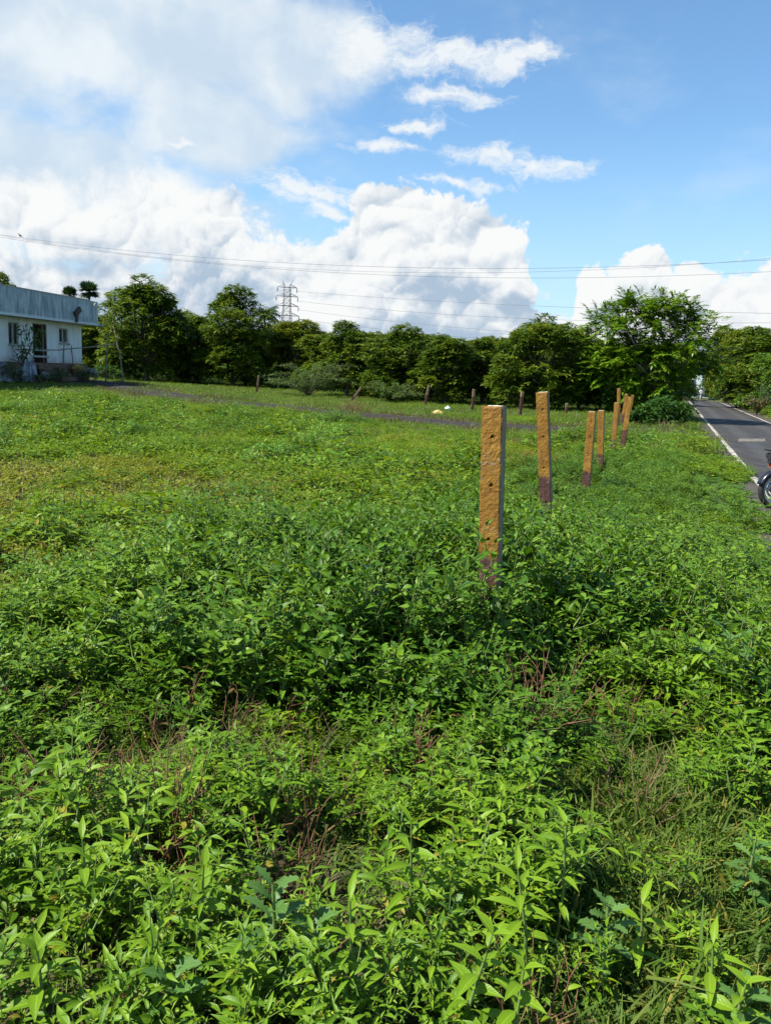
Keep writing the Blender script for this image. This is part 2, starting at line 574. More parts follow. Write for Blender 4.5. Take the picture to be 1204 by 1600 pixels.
M['dry_red'] = leaf_mat('dry_reddish_leaf', (.11, .065, .045), (.17, .10, .065), (.22, .16, .09), veins=False, wscale=.9, transl=.15, spec=.2)
M['stem'] = simple('green_stem', (.09, .17, .03), (.16, .20, .05), 8, coord='Generated')
M['red_stem'] = simple('red_brown_stem', (.13, .050, .026), (.22, .12, .055), 9, rough=.7)
M['straw'] = simple('straw_stem', (.17, .115, .05), (.12, .075, .035), 9, rough=.8)
M['bark'] = simple('bark', (.10, .075, .055), (.20, .16, .12), 7, rough=.9, bmp=.8, bscale=18)
M['bark_pale'] = simple('bark_pale', (.16, .13, .10), (.26, .22, .17), 7, rough=.9, bmp=.6, bscale=18)

# ------------------------------------------------------------------ terrain
RSL, RX0, RW = 0.352, 3.525, 3.35          # road centre x = RX0 + RSL*y ; horizontal width between edge lines
RCOS = 1 / math.hypot(1, RSL)


def drop(y):
    y = np.asarray(y, float)
    t = np.maximum(0, y - 78)
    return -0.017 * np.where(t < 12, t * t / 24, t - 6)


def road_d(x, y):
    return (np.asarray(x, float) - (RX0 + RSL * np.asarray(y, float))) * RCOS


LANE = [(-60, 92), (-40, 70.5), (-25.1, 53.8), (-16, 43), (-10.8, 36.8), (-5.4, 32.0), (-0.2, 27.9), (2.9, 25.4), (5.6, 25.1), (8.2, 26.9), (10.6, 28.6)]
LANE = [np.array(q, float) for q in LANE]


def lane_d(x, y):
    x = np.asarray(x, float); y = np.asarray(y, float)
    best = np.full(np.broadcast(x, y).shape, 1e9)
    for a, b in zip(LANE[:-1], LANE[1:]):
        d = b - a
        t = np.clip(((x - a[0]) * d[0] + (y - a[1]) * d[1]) / d.dot(d), 0, 1)
        best = np.minimum(best, np.hypot(x - a[0] - t * d[0], y - a[1] - t * d[1]))
    return best


def gz(x, y):
    x = np.asarray(x, float); y = np.asarray(y, float)
    r = np.abs(road_d(x, y))
    z = drop(y)
    near = sstep(150, 90, np.hypot(x, y))
    k = sstep(2.2, 3.3, r)
    z = z + k * (0.20 + near * (0.10 * (fnoise(x, y, .35, 3) - .5)))
    z = z - (1 - sstep(2.0, 2.3, r)) * 0.03
    z = z + 0.45 * np.exp(-(((x + 20) / 8.0) ** 2 + ((y - 41) / 12.0) ** 2))
    return z


def ground_at(x, y):
    return float(gz(np.array([x]), np.array([y]))[0])


def axis(lo, hi, step, far, grow=1.35):
    a = list(np.arange(lo, hi + 1e-6, step))
    s, v = step, a[-1]
    while v < far:
        s *= grow; v += s; a.append(v)
    s, v = step, a[0]
    while v > -far:
        s *= grow; v -= s; a.insert(0, v)
    return np.array(a)


def build_ground():
    xs = axis(-30, 46, 0.35, 6000); ys = axis(-4, 96, 0.5, 6000)
    X, Y = np.meshgrid(xs, ys)
    Z = gz(X, Y)
    V = np.stack([X.ravel(), Y.ravel(), Z.ravel()], 1)
    nx, ny = len(xs), len(ys)
    i, j = np.meshgrid(np.arange(nx - 1), np.arange(ny - 1))
    a = (j * nx + i).ravel()
    F = np.stack([a, a + 1, a + nx + 1, a + nx], 1)
    m, t, out = new_mat('field_soil')
    P = nd(t, 'ShaderNodeNewGeometry').outputs['Position']
    n1 = nz(t, P, 0.5, 6, .6).outputs[0]; n2 = nz(t, P, 6.0, 5, .65).outputs[0]; n3 = nz(t, P, 0.12, 3).outputs[0]
    soil = mixc(t, mapr(t, n2, .35, .7), (.040, .030, .019, 1), (.095, .068, .040, 1))
    green = mixc(t, mapr(t, n2, .3, .7), (.040, .065, .016, 1), (.10, .125, .034, 1))
    c = mixc(t, mapr(t, mth(t, 'ADD', n1, mth(t, 'MULTIPLY', mth(t, 'SUBTRACT', n3, .5), .6)), .36, .56), soil, green)
    pbsdf(t, out, c, .95, .2, 0, bump(t, n2, .7, .05))
    o = link('ground', quad_mesh('ground', V, F, m))
    tag(o, kind='structure')


def strip(name, mat, center, offs, zoff, ys, wob=0.0):
    """a sheet along the road between two offsets from the centre line"""
    V, F, UV = [], [], []
    n = len(offs)
    for y in ys:
        for o_ in offs:
            x = RX0 + RSL * y + (o_ + wob * (vnoise(y, o_ * 9, 2.3, 3) - .5)) / RCOS
            V.append((x, y, float(drop(y)) + zoff)); UV.append((o_, y))
    for j in range(len(ys) - 1):
        for i in range(n - 1):
            a = j * n + i
            F.append((a, a + 1, a + n + 1, a + n))
    return quad_mesh(name, V, F, mat, UV)


def build_road():
    ys = list(np.arange(-12, 200, 1.0))
    m, t, out = new_mat('asphalt')
    P = nd(t, 'ShaderNodeNewGeometry').outputs['Position']
    fine = nz(t, P, 160, 3, .7).outputs[0]
    agg = nd(t, 'ShaderNodeTexVoronoi', {'Vector': P, 'Scale': 95.0}).outputs['Distance']
    blotch = nz(t, P, 0.9, 5, .6, 0.4).outputs[0]
    q = nd(t, 'ShaderNodeMapping', {'Vector': P, 'Rotation': (0, 0, R_(19.4)), 'Scale': (1.0, .12, 1)}).outputs[0]
    streak = nz(t, q, 2.4, 4, .6).outputs[0]
    c = mixc(t, mapr(t, fine, .3, .7), (.019, .018, .017, 1), (.038, .035, .032, 1))
    c = mixc(t, mapr(t, streak, .42, .72, 0, .55), c, (.068, .059, .049, 1))
    c = mixc(t, mapr(t, blotch, .55, .75, 0, .5), c, (.078, .067, .056, 1))
    c = mixc(t, mapr(t, blotch, .30, .42, .6, 0), c, (.018, .019, .022, 1))
    uo = mth(t, 'ABSOLUTE', nd(t, 'ShaderNodeSeparateXYZ', {0: nd(t, 'ShaderNodeUVMap').outputs[0]}).outputs[0])
    dust = mth(t, 'MULTIPLY', mapr(t, uo, 1.2, 2.0), mapr(t, nz(t, P, 2.6, 5, .7).outputs[0], .38, .62))
    c = mixc(t, mth(t, 'MULTIPLY', dust, .85), c, (.10, .075, .05, 1))
    ck = nd(t, 'ShaderNodeTexVoronoi', {'Vector': vmt(t, 'ADD', P, vmt(t, 'MULTIPLY', nz(t, P, 3.0, 3).outputs['Color'], (.5, .5, 0))), 'Scale': .8}, feature='DISTANCE_TO_EDGE').outputs['Distance']
    c = mixc(t, mapr(t, ck, .004, .016, .75, 0), c, (.012, .011, .010, 1))
    wheel = mapr(t, mth(t, 'ABSOLUTE', mth(t, 'SUBTRACT', uo, .72)), .10, .42, .30, 0)
    c = mixc(t, wheel, c, (.085, .078, .070, 1))
    rough = mapr(t, blotch, .32, .46, .30, .85)
    pbsdf(t, out, c, rough, .4, 0, bump(t, mth(t, 'ADD', agg, mth(t, 'MULTIPLY', blotch, 2)), .35, .006))
    o = link('road', strip('road', m, None, list(np.linspace(-2.12, 2.12, 9)), 0.0, ys))
    tag(o, kind='structure')
    m2, t, out = new_mat('road_paint')
    P = nd(t, 'ShaderNodeNewGeometry').outputs['Position']
    w = mapr(t, nz(t, P, 10, 6, .75).outputs[0], .42, .60)
    c = mixc(t, w, (.10, .092, .08, 1), (.60, .56, .45, 1))
    pbsdf(t, out, c, .7, .3)
    for s in (-1, 1):
        o = link('road_edge_line', strip('road_edge_line', m2, None, [s * 1.58 - .065, s * 1.58 + .065],   .005, np.arange(-12, 200, .25), .035))
        tag(o, kind='structure')
    # a faded cross bar on the asphalt
    m3, t, out = new_mat('road_paint_faded')
    P = nd(t, 'ShaderNodeNewGeometry').outputs['Position']
    w = mapr(t, nz(t, P, 7, 5, .7).outputs[0], .36, .60)
    c = mixc(t, w, (.055, .052, .048, 1), (.20, .175, .14, 1))
    pbsdf(t, out, c, .8, .3)
    a = gnd(1152, 690); b = gnd(1195, 690); c_ = gnd(1194, 685.5); d = gnd(1153, 685.5)
    o = link('road_cross_bar', quad_mesh('road_cross_bar', [(q[0], q[1], .005) for q in (a, b, c_, d)], [(0, 1, 2, 3)], m3))
    tag(o, kind='structure')


def build_lane():
    # smooth the lane's centre line, then lay a slightly ragged sheet on the ground
    pts = []
    for a, b in zip(LANE[:-1], LANE[1:]):
        n = max(2, int(np.hypot(*(b - a)) / 0.5))
        for k in range(n): pts.append(a + (b - a) * k / n)
    pts.append(LANE[-1]); pts = np.array(pts)
    for _ in range(40): pts[1:-1] = pts[1:-1] * .5 + (pts[:-2] + pts[2:]) * .25
    T = np.gradient(pts, axis=0); T /= np.linalg.norm(T, axis=1, keepdims=True)
    N = np.stack([-T[:, 1], T[:, 0]], 1)
    V, F, UV = [], [], []
    n = 7
    for i, p in enumerate(pts):
        for k, o_ in enumerate(np.linspace(-1, 1, n)):
            wv = 1.45 + .9 * (vnoise(i * .5, 0 if o_ > 0 else 9, .45, 5) - .5)
            q = p + N[i] * o_ * wv
            V.append((q[0], q[1], ground_at(q[0], q[1]) + .045 - .03 * abs(o_) ** 3)); UV.append((o_, i))
    for i in range(len(pts) - 1):
        for k in range(n - 1):
            a = i * n + k
            F.append((a, a + n, a + n + 1, a + 1))
    m, t, out = new_mat('lane_gravel')
    P = nd(t, 'ShaderNodeNewGeometry').outputs['Position']
    n1 = nz(t, P, 1.2, 5, .6).outputs[0]; n2 = nz(t, P, 30, 4, .7).outputs[0]
    c = mixc(t, mapr(t, n2, .3, .7), (.022, .018, .017, 1), (.050, .042, .038, 1))
    c = mixc(t, mapr(t, n1, .55, .72, 0, .7), c, (.085, .060, .040, 1))
    pbsdf(t, out, c, .95, .2, 0, bump(t, n2, .8, .03))
    tag(link('lane', quad_mesh('lane', V, F, m, UV)), kind='structure')


build_ground(); build_road(); build_lane()

# ------------------------------------------------------------------ trees
def crown_mesh(name, seed, W, H, base, mat, n_cl=820, leaf=.24, lobes=15, leaves=10, lb=MANGO, droop=.30, squash=1.0):
    """a lumpy crown of drooping leaf rosettes; W half width, H top height, base lowest leaf height"""
    g = np.random.default_rng(seed)
    prof = lambda u: np.interp(u, [0, .12, .38, .62, .82, 1.0], [.85, 1.0, 1.0, .96, .78, .42])
    # lobes inside an egg, more of them outside than in the middle
    L = []
    for i in range(lobes):
        u = float(np.clip((i + g.normal(.5, 2.6)) / lobes, 0, 1))
        lr = g.uniform(.22, .46) * W
        rr = max(0, W * prof(u) - lr * .9) * math.sqrt(g.uniform(.25, 1.0)); a = i * 2.4 + g.uniform(-.5, .5)
        L.append((math.cos(a) * rr, math.sin(a) * rr, base + lr * .6 + (H - base - lr * 1.45) * u, lr))
    L = np.array(L)
    L[:, :2] += g.normal(0, .10 * W, (lobes, 2)); L[:, 2] += g.normal(0, .05 * H, lobes)
    lobe = g.choice(lobes, n_cl, p=L[:, 3] ** 2 / np.sum(L[:, 3] ** 2))
    d = g.normal(size=(n_cl, 3)); d /= np.linalg.norm(d, axis=1, keepdims=True)
    d[:, 2] = np.where(d[:, 2] < -.45, -d[:, 2] * .6, d[:, 2])
    d /= np.linalg.norm(d, axis=1, keepdims=True)
    rad = L[lobe, 3] * g.uniform(.55, 1.05, n_cl) ** .6
    C = L[lobe, :3] + d * rad[:, None] * np.array([1, 1, 1.05 * squash])
    C[:, 2] = np.maximum(C[:, 2], base + g.uniform(0, .4, n_cl))
    # each rosette
    k = leaves
    C2 = np.repeat(C, k, 0); D2 = np.repeat(d, k, 0)
    n = len(C2)
    az = np.tile(np.arange(k) * 2.4, n_cl) + np.repeat(g.uniform(0, 6, n_cl), k) + g.normal(0, .25, n)
    side = np.stack([np.cos(az), np.sin(az), np.zeros(n)], 1)
    up = g.uniform(-.55, .75, n)
    dirs = side + D2 * .55 + np.stack([np.zeros(n), np.zeros(n), up - droop * .4], 1)
    Mx = frames(dirs, g.normal(0, .35, n), rng=g) * (leaf * g.uniform(.7, 1.25, n))[:, None, None]
    T = C2 + g.normal(0, .035, (n, 3))
    b = LB(); b.batch(lb, Mx, T)
    # twigs from the lobes to some rosettes
    for i in g.choice(n_cl, 40, replace=False):
        b.tube([L[lobe[i], :3], (L[lobe[i], :3] + C[i]) / 2 + g.normal(0, .05, 3), C[i]], [.025, .016, .008], 3, 1)
    return b.mesh(name, [mat, M['bark']]), L


def trunk_mesh(name, seed, L, r, h_fork, stems=1, mat=None):
    g = np.random.default_rng(seed)
    b = MB()
    for s in range(stems):
        bx, by = (g.uniform(-.25, .25, 2) if stems > 1 else (0, 0))
        top = Vector((g.uniform(-.25, .25), g.uniform(-.25, .25), h_fork))
        b.tube([(bx, by, -.3), (bx * 1.0, by, .05), (bx + top.x * .4, by + top.y * .4, h_fork * .5), (bx + top.x, by + top.y, h_fork)],
               [r * 1.5, r * 1.1, r * .9, r * .8], 8)
        for i, l in enumerate(L):
            if i % stems != s: continue
            e = Vector(l[:3]); st = Vector((bx + top.x, by + top.y, h_fork * g.uniform(.75, 1.0)))
            mid = st.lerp(e, .5) + Vector((g.uniform(-.15, .15), g.uniform(-.15, .15), g.uniform(.0, .3)))
            b.tube([st, mid, e], [r * .5, r * .32, r * .12], 5)
    return b.build(name, mat or M['bark'], link_it=False)


TV = []
for i, (sd, W, H, base, mt, nc, lob) in enumerate([
        (1, 2.5, 6.0, .15, 'mango', 2300, 32), (2, 2.2, 6.0, .25, 'mango', 2000, 28), (3, 2.8, 6.0, .1, 'mango', 2600, 38),
        (4, 2.4, 6.0, .25, 'mango_b', 2000, 29), (5, 2.0, 6.0, .1, 'mango', 1800, 24)]):
    cm, L = crown_mesh('crown', sd, W, H, base, M[mt], nc, .27, lob, 9)
    TV.append((cm, trunk_mesh('trunk', sd, L, .13, 1.1, stems=1 + i % 2)))


def plant_tree(name, x, y, top_z, width, var, rot, label, cat='tree', group=None):
    cm, tm = TV[var]
    W0 = [2.5, 2.2, 2.8, 2.4, 2.0][var]
    z = ground_at(x, y)
    t = empty(name, (x, y, z), rot, label=label, cat=cat, group=group)
    sz = (top_z - z) / 5.9
    sx = width / 2 / (W0 * .82)
    t.scale = (sx, sx, sz)
    link('trunk', tm, t); link('crown', cm, t)
    return t


def tree_px(px, top, y, wpx, var, rot, label, group=None, name='mango_tree', cat='tree'):
    p = dep(px, top, y)
    plant_tree(name, float(p[0]), y, float(p[2]), wpx / FOC * y, var, rot, label, cat, group)


FRONT = [
    (150, 492, 60, 100, 1, .4, 'dark bushy tree showing past the corner of the pale house'),
    (228, 441, 56, 136, 2, 1.0, 'tall broad leafy tree standing just beyond the pale house'),
    (308, 488, 60, 84, 4, 2.0, 'narrow lower tree between the two tallest trees beside the house'),
    (366, 458, 57, 112, 0, 3.0, 'tall dark tree with round lobed top next to the coconut palm'),
    (462, 507, 60, 100, 3, 4.1, 'yellowish green tree crown below the lattice pylon'),
    (545, 502, 48, 88, 1, .7, 'upright dark tree behind the heavily leaning fence post'),
    (625, 516, 45, 100, 0, 1.9, 'round topped tree behind the low spreading thorn shrub'),
    (700, 520, 43, 92, 4, 5.2, 'tree behind the yellow stone and upright rear post'),
    (755, 528, 45, 84, 1, 2.6, 'low topped tree behind the second thin rear post'),
    (846, 498, 41, 136, 2, 3.6, 'broad high crowned tree left of the feathery roadside tree'),
    (268, 500, 63, 76, 1, 5.1, 'dark tree in the notch right of the tallest tree beside the house'),
    (420, 512, 64, 84, 2, 2.4, 'dark green tree just under the coconut palm'),
    (502, 518, 55, 80, 4, .3, 'dark tree between the yellowish crown and the upright dark tree'),
    (585, 524, 52, 80, 2, 1.4, 'low dark tree right of the upright dark tree'),
    (662, 524, 50, 76, 1, 3.9, 'dark tree under the tiny palm top'),
    (800, 520, 47, 84, 4, 2.8, 'darker tree at the left shoulder of the broad high crown'),
    (885, 512, 50, 84, 2, .9, 'tree at the right shoulder of the broad high crown'),
    (912, 522, 43, 80, 0, 4.4, 'small dense tree tucked between broad crown and feathery roadside tree'),
]
for a in FRONT: tree_px(*a)
# second row, filling the orchard behind
_g = np.random.default_rng(5)
for k in range(18):
    px = 130 + k * 52 + _g.uniform(-14, 14)
    y = 62 + (1 - k / 18) * 14 + _g.uniform(-3, 6)
    tree_px(px, 540 + _g.uniform(-10, 12) - (1 - k / 18) * 22, y, 96, int(_g.integers(0, 5)), _g.uniform(0, 6),
            'dark orchard tree in the row behind the front trees', 'orchard trees in the back row')
# right of the road and at its far end
for a in [
    (1190, 512, 66, 96, 1, .9, 'dark leafy tree on the far side of the road'),
    (1156, 520, 86, 64, 3, 2.9, 'tree arching over the bend on the right of the road'),
    (1040, 540, 88, 70, 0, 1.2, 'dark tree shading the far end of the road from the left'),
    (1030, 548, 100, 84, 2, 4.0, 'farther tree in the dark mass left of the road end'),
    (1250, 505, 60, 150, 2, 2.2, 'tall dark tree at the right margin beyond the road'),
    (1122, 552, 165, 40, 1, 5.0, 'farthest small tree closing the view along the road'),
    (1072, 560, 140, 40, 4, 3.3, 'small far tree left of the white clad walker'),
]: tree_px(*a)


# two high crowned trees whose branches meet over the far end of the road
_cm, _L = crown_mesh('crown', 91, 3.0, 7.2, 2.7, M['mango'], 1700, .34, 24, 9)
_tm = trunk_mesh('trunk', 91, _L, .16, 2.5)
for (_x, _y, _r, _k, _lab) in ((41.4, 122, .4, 2.1, 'tree reaching over the far end of the road from the left'),
                               (51.6, 127, 2.2, 2.1, 'tree reaching over the far end of the road from the right'),
                               (56.5, 134, 4.0, 1.7, 'tall far tree closing the gap beside the feathery roadside tree')):
    _t = empty('mango_tree', (_x, _y, ground_at(_x, _y) + .25), _r, label=_lab, cat='tree')
    _t.scale = (_k, _k, 1.05 if _y < 130 else 1.65)
    link('trunk', _tm, _t); link('crown', _cm, _t)


# ---- the big tree with feathery (pinnate) leaves by the road
def frond_tree():
    g = np.random.default_rng(21)
    base = gnd(1015, 648, .2)
    x, y = float(base[0]), float(base[1])
    z = ground_at(x, y)
    t = empty('roadside_tree', (x, y, z), 0, label='large bright green tree with feathery leaves beside the road', cat='tree')
    top = float(dep(1000, 456, y)[2]) - z            # crown height
    half = 236 / FOC * y / 2
    cx = float(dep(1020, 540, y)[0]) - x
    b = LB(); lim = MB()
    # limbs rising and spreading from a short fork
    tips = []
    for s in range(4):
        a = s * 1.57 + .4
        lim.tube([(math.cos(a) * .12, math.sin(a) * .12, -.3), (math.cos(a) * .12, math.sin(a) * .12, .1), (math.cos(a) * .25, math.sin(a) * .25, 1.1)], [.16, .12, .09], 7)
        for k in range(7):
            a2 = a + g.uniform(-.9, .9)
            rr = half * g.uniform(.25, .86); hh = top * g.uniform(.42, .82) * (1 - .25 * (rr / half) ** 2)
            e = Vector((cx + math.cos(a2) * rr, math.sin(a2) * rr * .85, hh))
            st = Vector((math.cos(a) * .25, math.sin(a) * .25, 1.05))
            mid = st.lerp(e, .5) + Vector((g.uniform(-.2, .2), g.uniform(-.2, .2), .25))
            lim.tube([st, mid, e], [.06, .04, .02], 5)
            tips.append((mid.lerp(e, .6), e)); tips.append((mid, mid.lerp(e, .5)))
    DR, OR, LN = [], [], []
    bosses = []                                      # leafy limb ends: fronds radiate from these
    for k in range(230):
        u = g.uniform(.04, .95); a = g.uniform(0, 6.28)
        rr = half * np.interp(u, [0, .25, .55, .8, .95], [.42, .80, .95, .80, .45]) * math.sqrt(g.uniform(.02, 1))
        if math.cos(a) * rr > .42 * half and u < .42: continue      # the road side is clear below
        bosses.append((np.array([cx + math.cos(a) * rr, math.sin(a) * rr * .8, top * u * .93 + .15]), rr / half))
    for (c, q) in bosses:
        out = np.array([c[0] - cx, c[1], (c[2] - top * .40) * .9]); out /= np.linalg.norm(out) + 1e-6
        for j in range(9):
            dd = out * .55 + g.normal(0, .62, 3) + np.array([0, 0, .34])
            DR.append(dd / np.linalg.norm(dd)); OR.append(c + g.normal(0, .16, 3)); LN.append(g.uniform(.55, .95))
    MX, TT = [], []
    for d_, o_, l_ in zip(DR, OR, LN):
        n = 12
        side = np.cross(d_, [0, 0, 1.0]); side /= np.linalg.norm(side) + 1e-6
        dirs, T = [], []
        for k in range(n):
            u = (k + 1) / n
            p = o_ + d_ * l_ * u - np.array([0, 0, .28 * l_ * u * u])
            for s in (-1, 1):
                dirs.append(side * s + d_ * .55 + g.normal(0, .12, 3) - np.array([0, 0, .18])); T.append(p)
        dirs.append(d_ - np.array([0, 0, .5])); T.append(o_ + d_ * l_ - np.array([0, 0, .28 * l_]))
        dirs = np.array(dirs)
        MX.append(frames(dirs, g.normal(0, .2, len(dirs))) * (.215 * g.uniform(.8, 1.2)))
        TT.append(np.array(T))
    b.batch(LEAFLET, np.concatenate(MX), np.concatenate(TT))
    link('crown', b.mesh('crown', [M['pinnate']]), t)
    lim.build('trunk', M['bark_pale'], t)


frond_tree()


# ---- bushes
def bush(px, base_py, y, wpx, top_py, mat, label, seed, n=420, leaf=.12, lb=OVATE_LO, name='leafy_bush', cat='bush', k=7):
    p = dep(px, base_py, y); x = float(p[0])
    z = ground_at(x, y)
    h = float(dep(px, top_py, y)[2]) - z
    W = wpx / FOC * y / 2
    cm, L = crown_mesh('foliage', seed, W, h, .02, M[mat], n, leaf, 12, k, lb, .3)
    t = empty(name, (x, y, z), 0, label=label, cat=cat)
    link('foliage', cm, t)
    b = MB(); g = np.random.default_rng(seed)
    for l in L: b.tube([(g.uniform(-.2, .2), g.uniform(-.2, .2), -.1), (l[0] * .6, l[1] * .6, l[2] * .6), l[:3]], [.03, .02, .01], 4)
    b.build('stem', M['bark'], t)


bush(1030, 670, 31.5, 98, 622, 'bush', 'dense dark green bush at the road edge behind the post row', 31, 900, .13)
bush(1000, 672, 30.0, 50, 632, 'bush', 'broad leaved low bush beside the last yellow posts', 32, 300, .17)
bush(1190, 640, 56, 90, 556, 'bright_tree', 'bright young tree on the verge right of the road', 33, 520, .22, name='young_tree', cat='tree')
bush(1150, 632, 66, 70, 590, 'bush', 'shrub at the foot of the dark tree across the road', 34, 420, .16)
bush(1236, 640, 50, 110, 585, 'bush', 'undergrowth bush at the right margin beyond the road', 35, 420, .16)
bush(1132, 628, 84, 40, 600, 'bright_tree', 'pale green shrub beside the road bend', 36, 260, .18)
bush(1072, 628, 128, 34, 604, 'herb_field', 'low pale bush where the road disappears', 37, 200, .2)
bush(1108, 626, 140, 40, 607, 'bright_tree', 'pale green shrub right of the white clad walker', 44, 220, .24)
bush(1086, 626, 170, 34, 606, 'bush', 'dark low bush behind the white clad walker', 45, 240, .26)
bush(20, 600, 36.0, 44, 566, 'bush', 'low weedy bush in front of the rubble by the house', 38, 120, .09)
bush(92, 596, 38.8, 40, 574, 'bush', 'dark weedy bush below the smaller house window', 41, 130, .09)
bush(132, 594, 41.5, 44, 572, 'bush', 'dark weedy bush at the house corner beside the ochre sack', 42, 150, .09)
bush(64, 602, 36.5, 36, 584, 'bush', 'low weeds at the foot of the tent shaped sheet', 43, 110, .08)
bush(170, 600, 50, 60, 572, 'bush', 'low dark shrub under the tall tree near the house', 39, 260, .14)
bush(430, 612, 56, 70, 580, 'bush', 'undergrowth shrub beneath the trees behind the leaning post', 40, 260, .14)


# ---- thorn shrubs with arching sprays
def thorn_shrub(px, py, y, wpx, hpx, label, seed, n=46, mat='thorn', lean=0.0):
    g = np.random.default_rng(seed)
    p = dep(px, py, y); x = float(p[0]); z = ground_at(x, y)
    t = empty('thorn_shrub', (x, y, z), 0, label=label, cat='shrub')
    st = MB(); MX, TT = [], []
    W, H = wpx / FOC * y / 2, hpx / FOC * y
    for k in range(n):
        a = g.uniform(0, 6.28); L = W * g.uniform(.5, 1.15); hh = H * g.uniform(.35, 1.0)
        q = [(0, 0, 0)]
        P = []
        for i in range(8):
            u = i / 7
            P.append(np.array([math.cos(a) * L * u + lean * u * W, math.sin(a) * L * .7 * u, hh * math.sin(min(1.0, u * 1.15) * 1.9)]))
        st.tube(P, [.011 * (1 - .8 * i / 7) for i in range(8)], 3)
        for i in range(1, 7):
            for j in range(13):
                u = g.uniform(0, 1); o = g.normal(0, .05, 3) + P[i] * (1 - u) + P[i + 1] * u
                tdir = P[i + 1] - P[i]; tdir /= np.linalg.norm(tdir)
                s = np.cross(tdir, [0, 0, 1]); s /= np.linalg.norm(s) + 1e-6
                dd = s * g.choice([-1, 1]) + tdir * .6 + g.normal(0, .4, 3)
                MX.append(dd); TT.append(o)
    dirs = np.array(MX)
    b = LB(); b.batch(leaf_base([(0, .04), (.5, .13), (1, .02)], .1, .1), frames(dirs, g.normal(0, .5, len(dirs))) * (g.uniform(.10, .22, len(dirs)))[:, None, None], np.array(TT))
    link('foliage', b.mesh('foliage', [M[mat]]), t)
    st.build('stem', M['bark_pale'], t)


thorn_shrub(482, 622, 45, 150, 52, 'grey green thorn shrub with arching sprays around a rear post', 51, 54)
thorn_shrub(612, 630, 42, 120, 30, 'low spreading thorn shrub left of the upright rear post', 52, 44, lean=.25)
thorn_shrub(1182, 640, 52, 40, 32, 'bare looping dead branches on the verge across the road', 54, 16, mat='grass_dry')


# ---- palms
def fan_palm(px, top, y, rpx, label, seed):
    g = np.random.default_rng(seed)
    p = dep(px, top, y); x = float(p[0]); z = ground_at(x, y)
    r = rpx / FOC * y
    hc = float(p[2]) - z - r
    t = empty('fan_palm', (x, y, z), 0, label=label, cat='palm')
    b = MB(); b.tube([(0, 0, -.3), (.1, 0, hc * .5), (0, 0, hc)], [.22, .16, .15], 8); b.build('trunk', M['bark'], t)
    lb = LB()
    for k in range(34):
        a = g.uniform(0, 6.28); e = g.uniform(-.7, 1.35)
        d = np.array([math.cos(e) * math.cos(a), math.cos(e) * math.sin(a), math.sin(e)])
        o = np.array([0, 0, hc]) + d * r * .42
        s = np.cross(d, [0, 0, 1.0]); s /= np.linalg.norm(s) + 1e-6
        u = np.cross(s, d)
        ang = np.linspace(-1.9, 1.9, 13)
        dirs = np.cos(ang)[:, None] * d + np.sin(ang)[:, None] * s + .12 * g.normal(0, 1, (13, 1)) * u
        lb.batch(leaf_base([(0, .03), (.55, .10), (1, .015)], .3, .12), frames(dirs, up=u) * (r * .62), np.repeat(o[None], 13, 0))
        lb.tube([(0, 0, hc), o], [.03, .02], 3)
    link('crown', lb.mesh('crown', [M['palm']]), t)


def feather_palm(px, top, y, rpx, label, seed, nf=17):
    g = np.random.default_rng(seed)
    p = dep(px, top, y); x = float(p[0]); z = ground_at(x, y)
    r = rpx / FOC * y
    hc = float(p[2]) - z - r * .62
    t = empty('coconut_palm', (x, y, z), 0, label=label, cat='palm')
    b = MB(); b.tube([(.3, 0, -.3), (.1, 0, hc * .5), (0, 0, hc)], [.2, .14, .12], 8); b.build('trunk', M['bark'], t)
    for k in range(nf):
        lb = LB()
        a = k * 2.4 + g.uniform(-.2, .2); e = 1.15 - 1.25 * k / nf
        P = []
        for i in range(9):
            u = i / 8
            rr = r * u * math.cos(e * (1 - .35 * u)); zz = r * (u * math.sin(e) - .62 * u * u * (1.1 - .4 * e))
            P.append(np.array([math.cos(a) * rr, math.sin(a) * rr, hc + zz]))
        lb.tube(P, [.03 * (1 - .8 * i / 8) for i in range(9)], 3)
        dirs, T = [], []
        for i in range(1, 8):
            td = P[i + 1] - P[i]; td /= np.linalg.norm(td)
            s = np.cross(td, [0, 0, 1.0]); s /= np.linalg.norm(s) + 1e-6
            for j in range(4):
                o = P[i] + (P[i + 1] - P[i]) * j / 4
                for q in (-1, 1):
                    dirs.append(s * q + td * .7 - np.array([0, 0, .45]) + g.normal(0, .1, 3)); T.append(o)
        dirs = np.array(dirs)
        lb.batch(leaf_base([(0, .03), (.4, .05), (1, .008)], .2, .25), frames(dirs) * (r * .34), np.array(T))
        link('frond', lb.mesh('frond', [M['palm']]), t)


fan_palm(109, 446, 125, 14, 'smaller fan palm crown showing above the house parapet', 61)
fan_palm(139, 436, 125, 18, 'taller ragged fan palm behind the end of the parapet', 62)
feather_palm(414, 474, 115, 25, 'coconut palm with drooping fronds beside the lattice pylon', 63)
feather_palm(452, 497, 125, 20, 'lower coconut palm partly hidden at the foot of the pylon', 64)
feather_palm(672, 526, 120, 13, 'tiny coconut palm top peeping over the tree row', 65, 13)
tree_px(6, 428, 90, 60, 1, 2.2, 'tree crown showing above the left end of the parapet')
tree_px(765, 532, 110, 60, 3, 2.2, 'distant crown in the dip of the tree row')


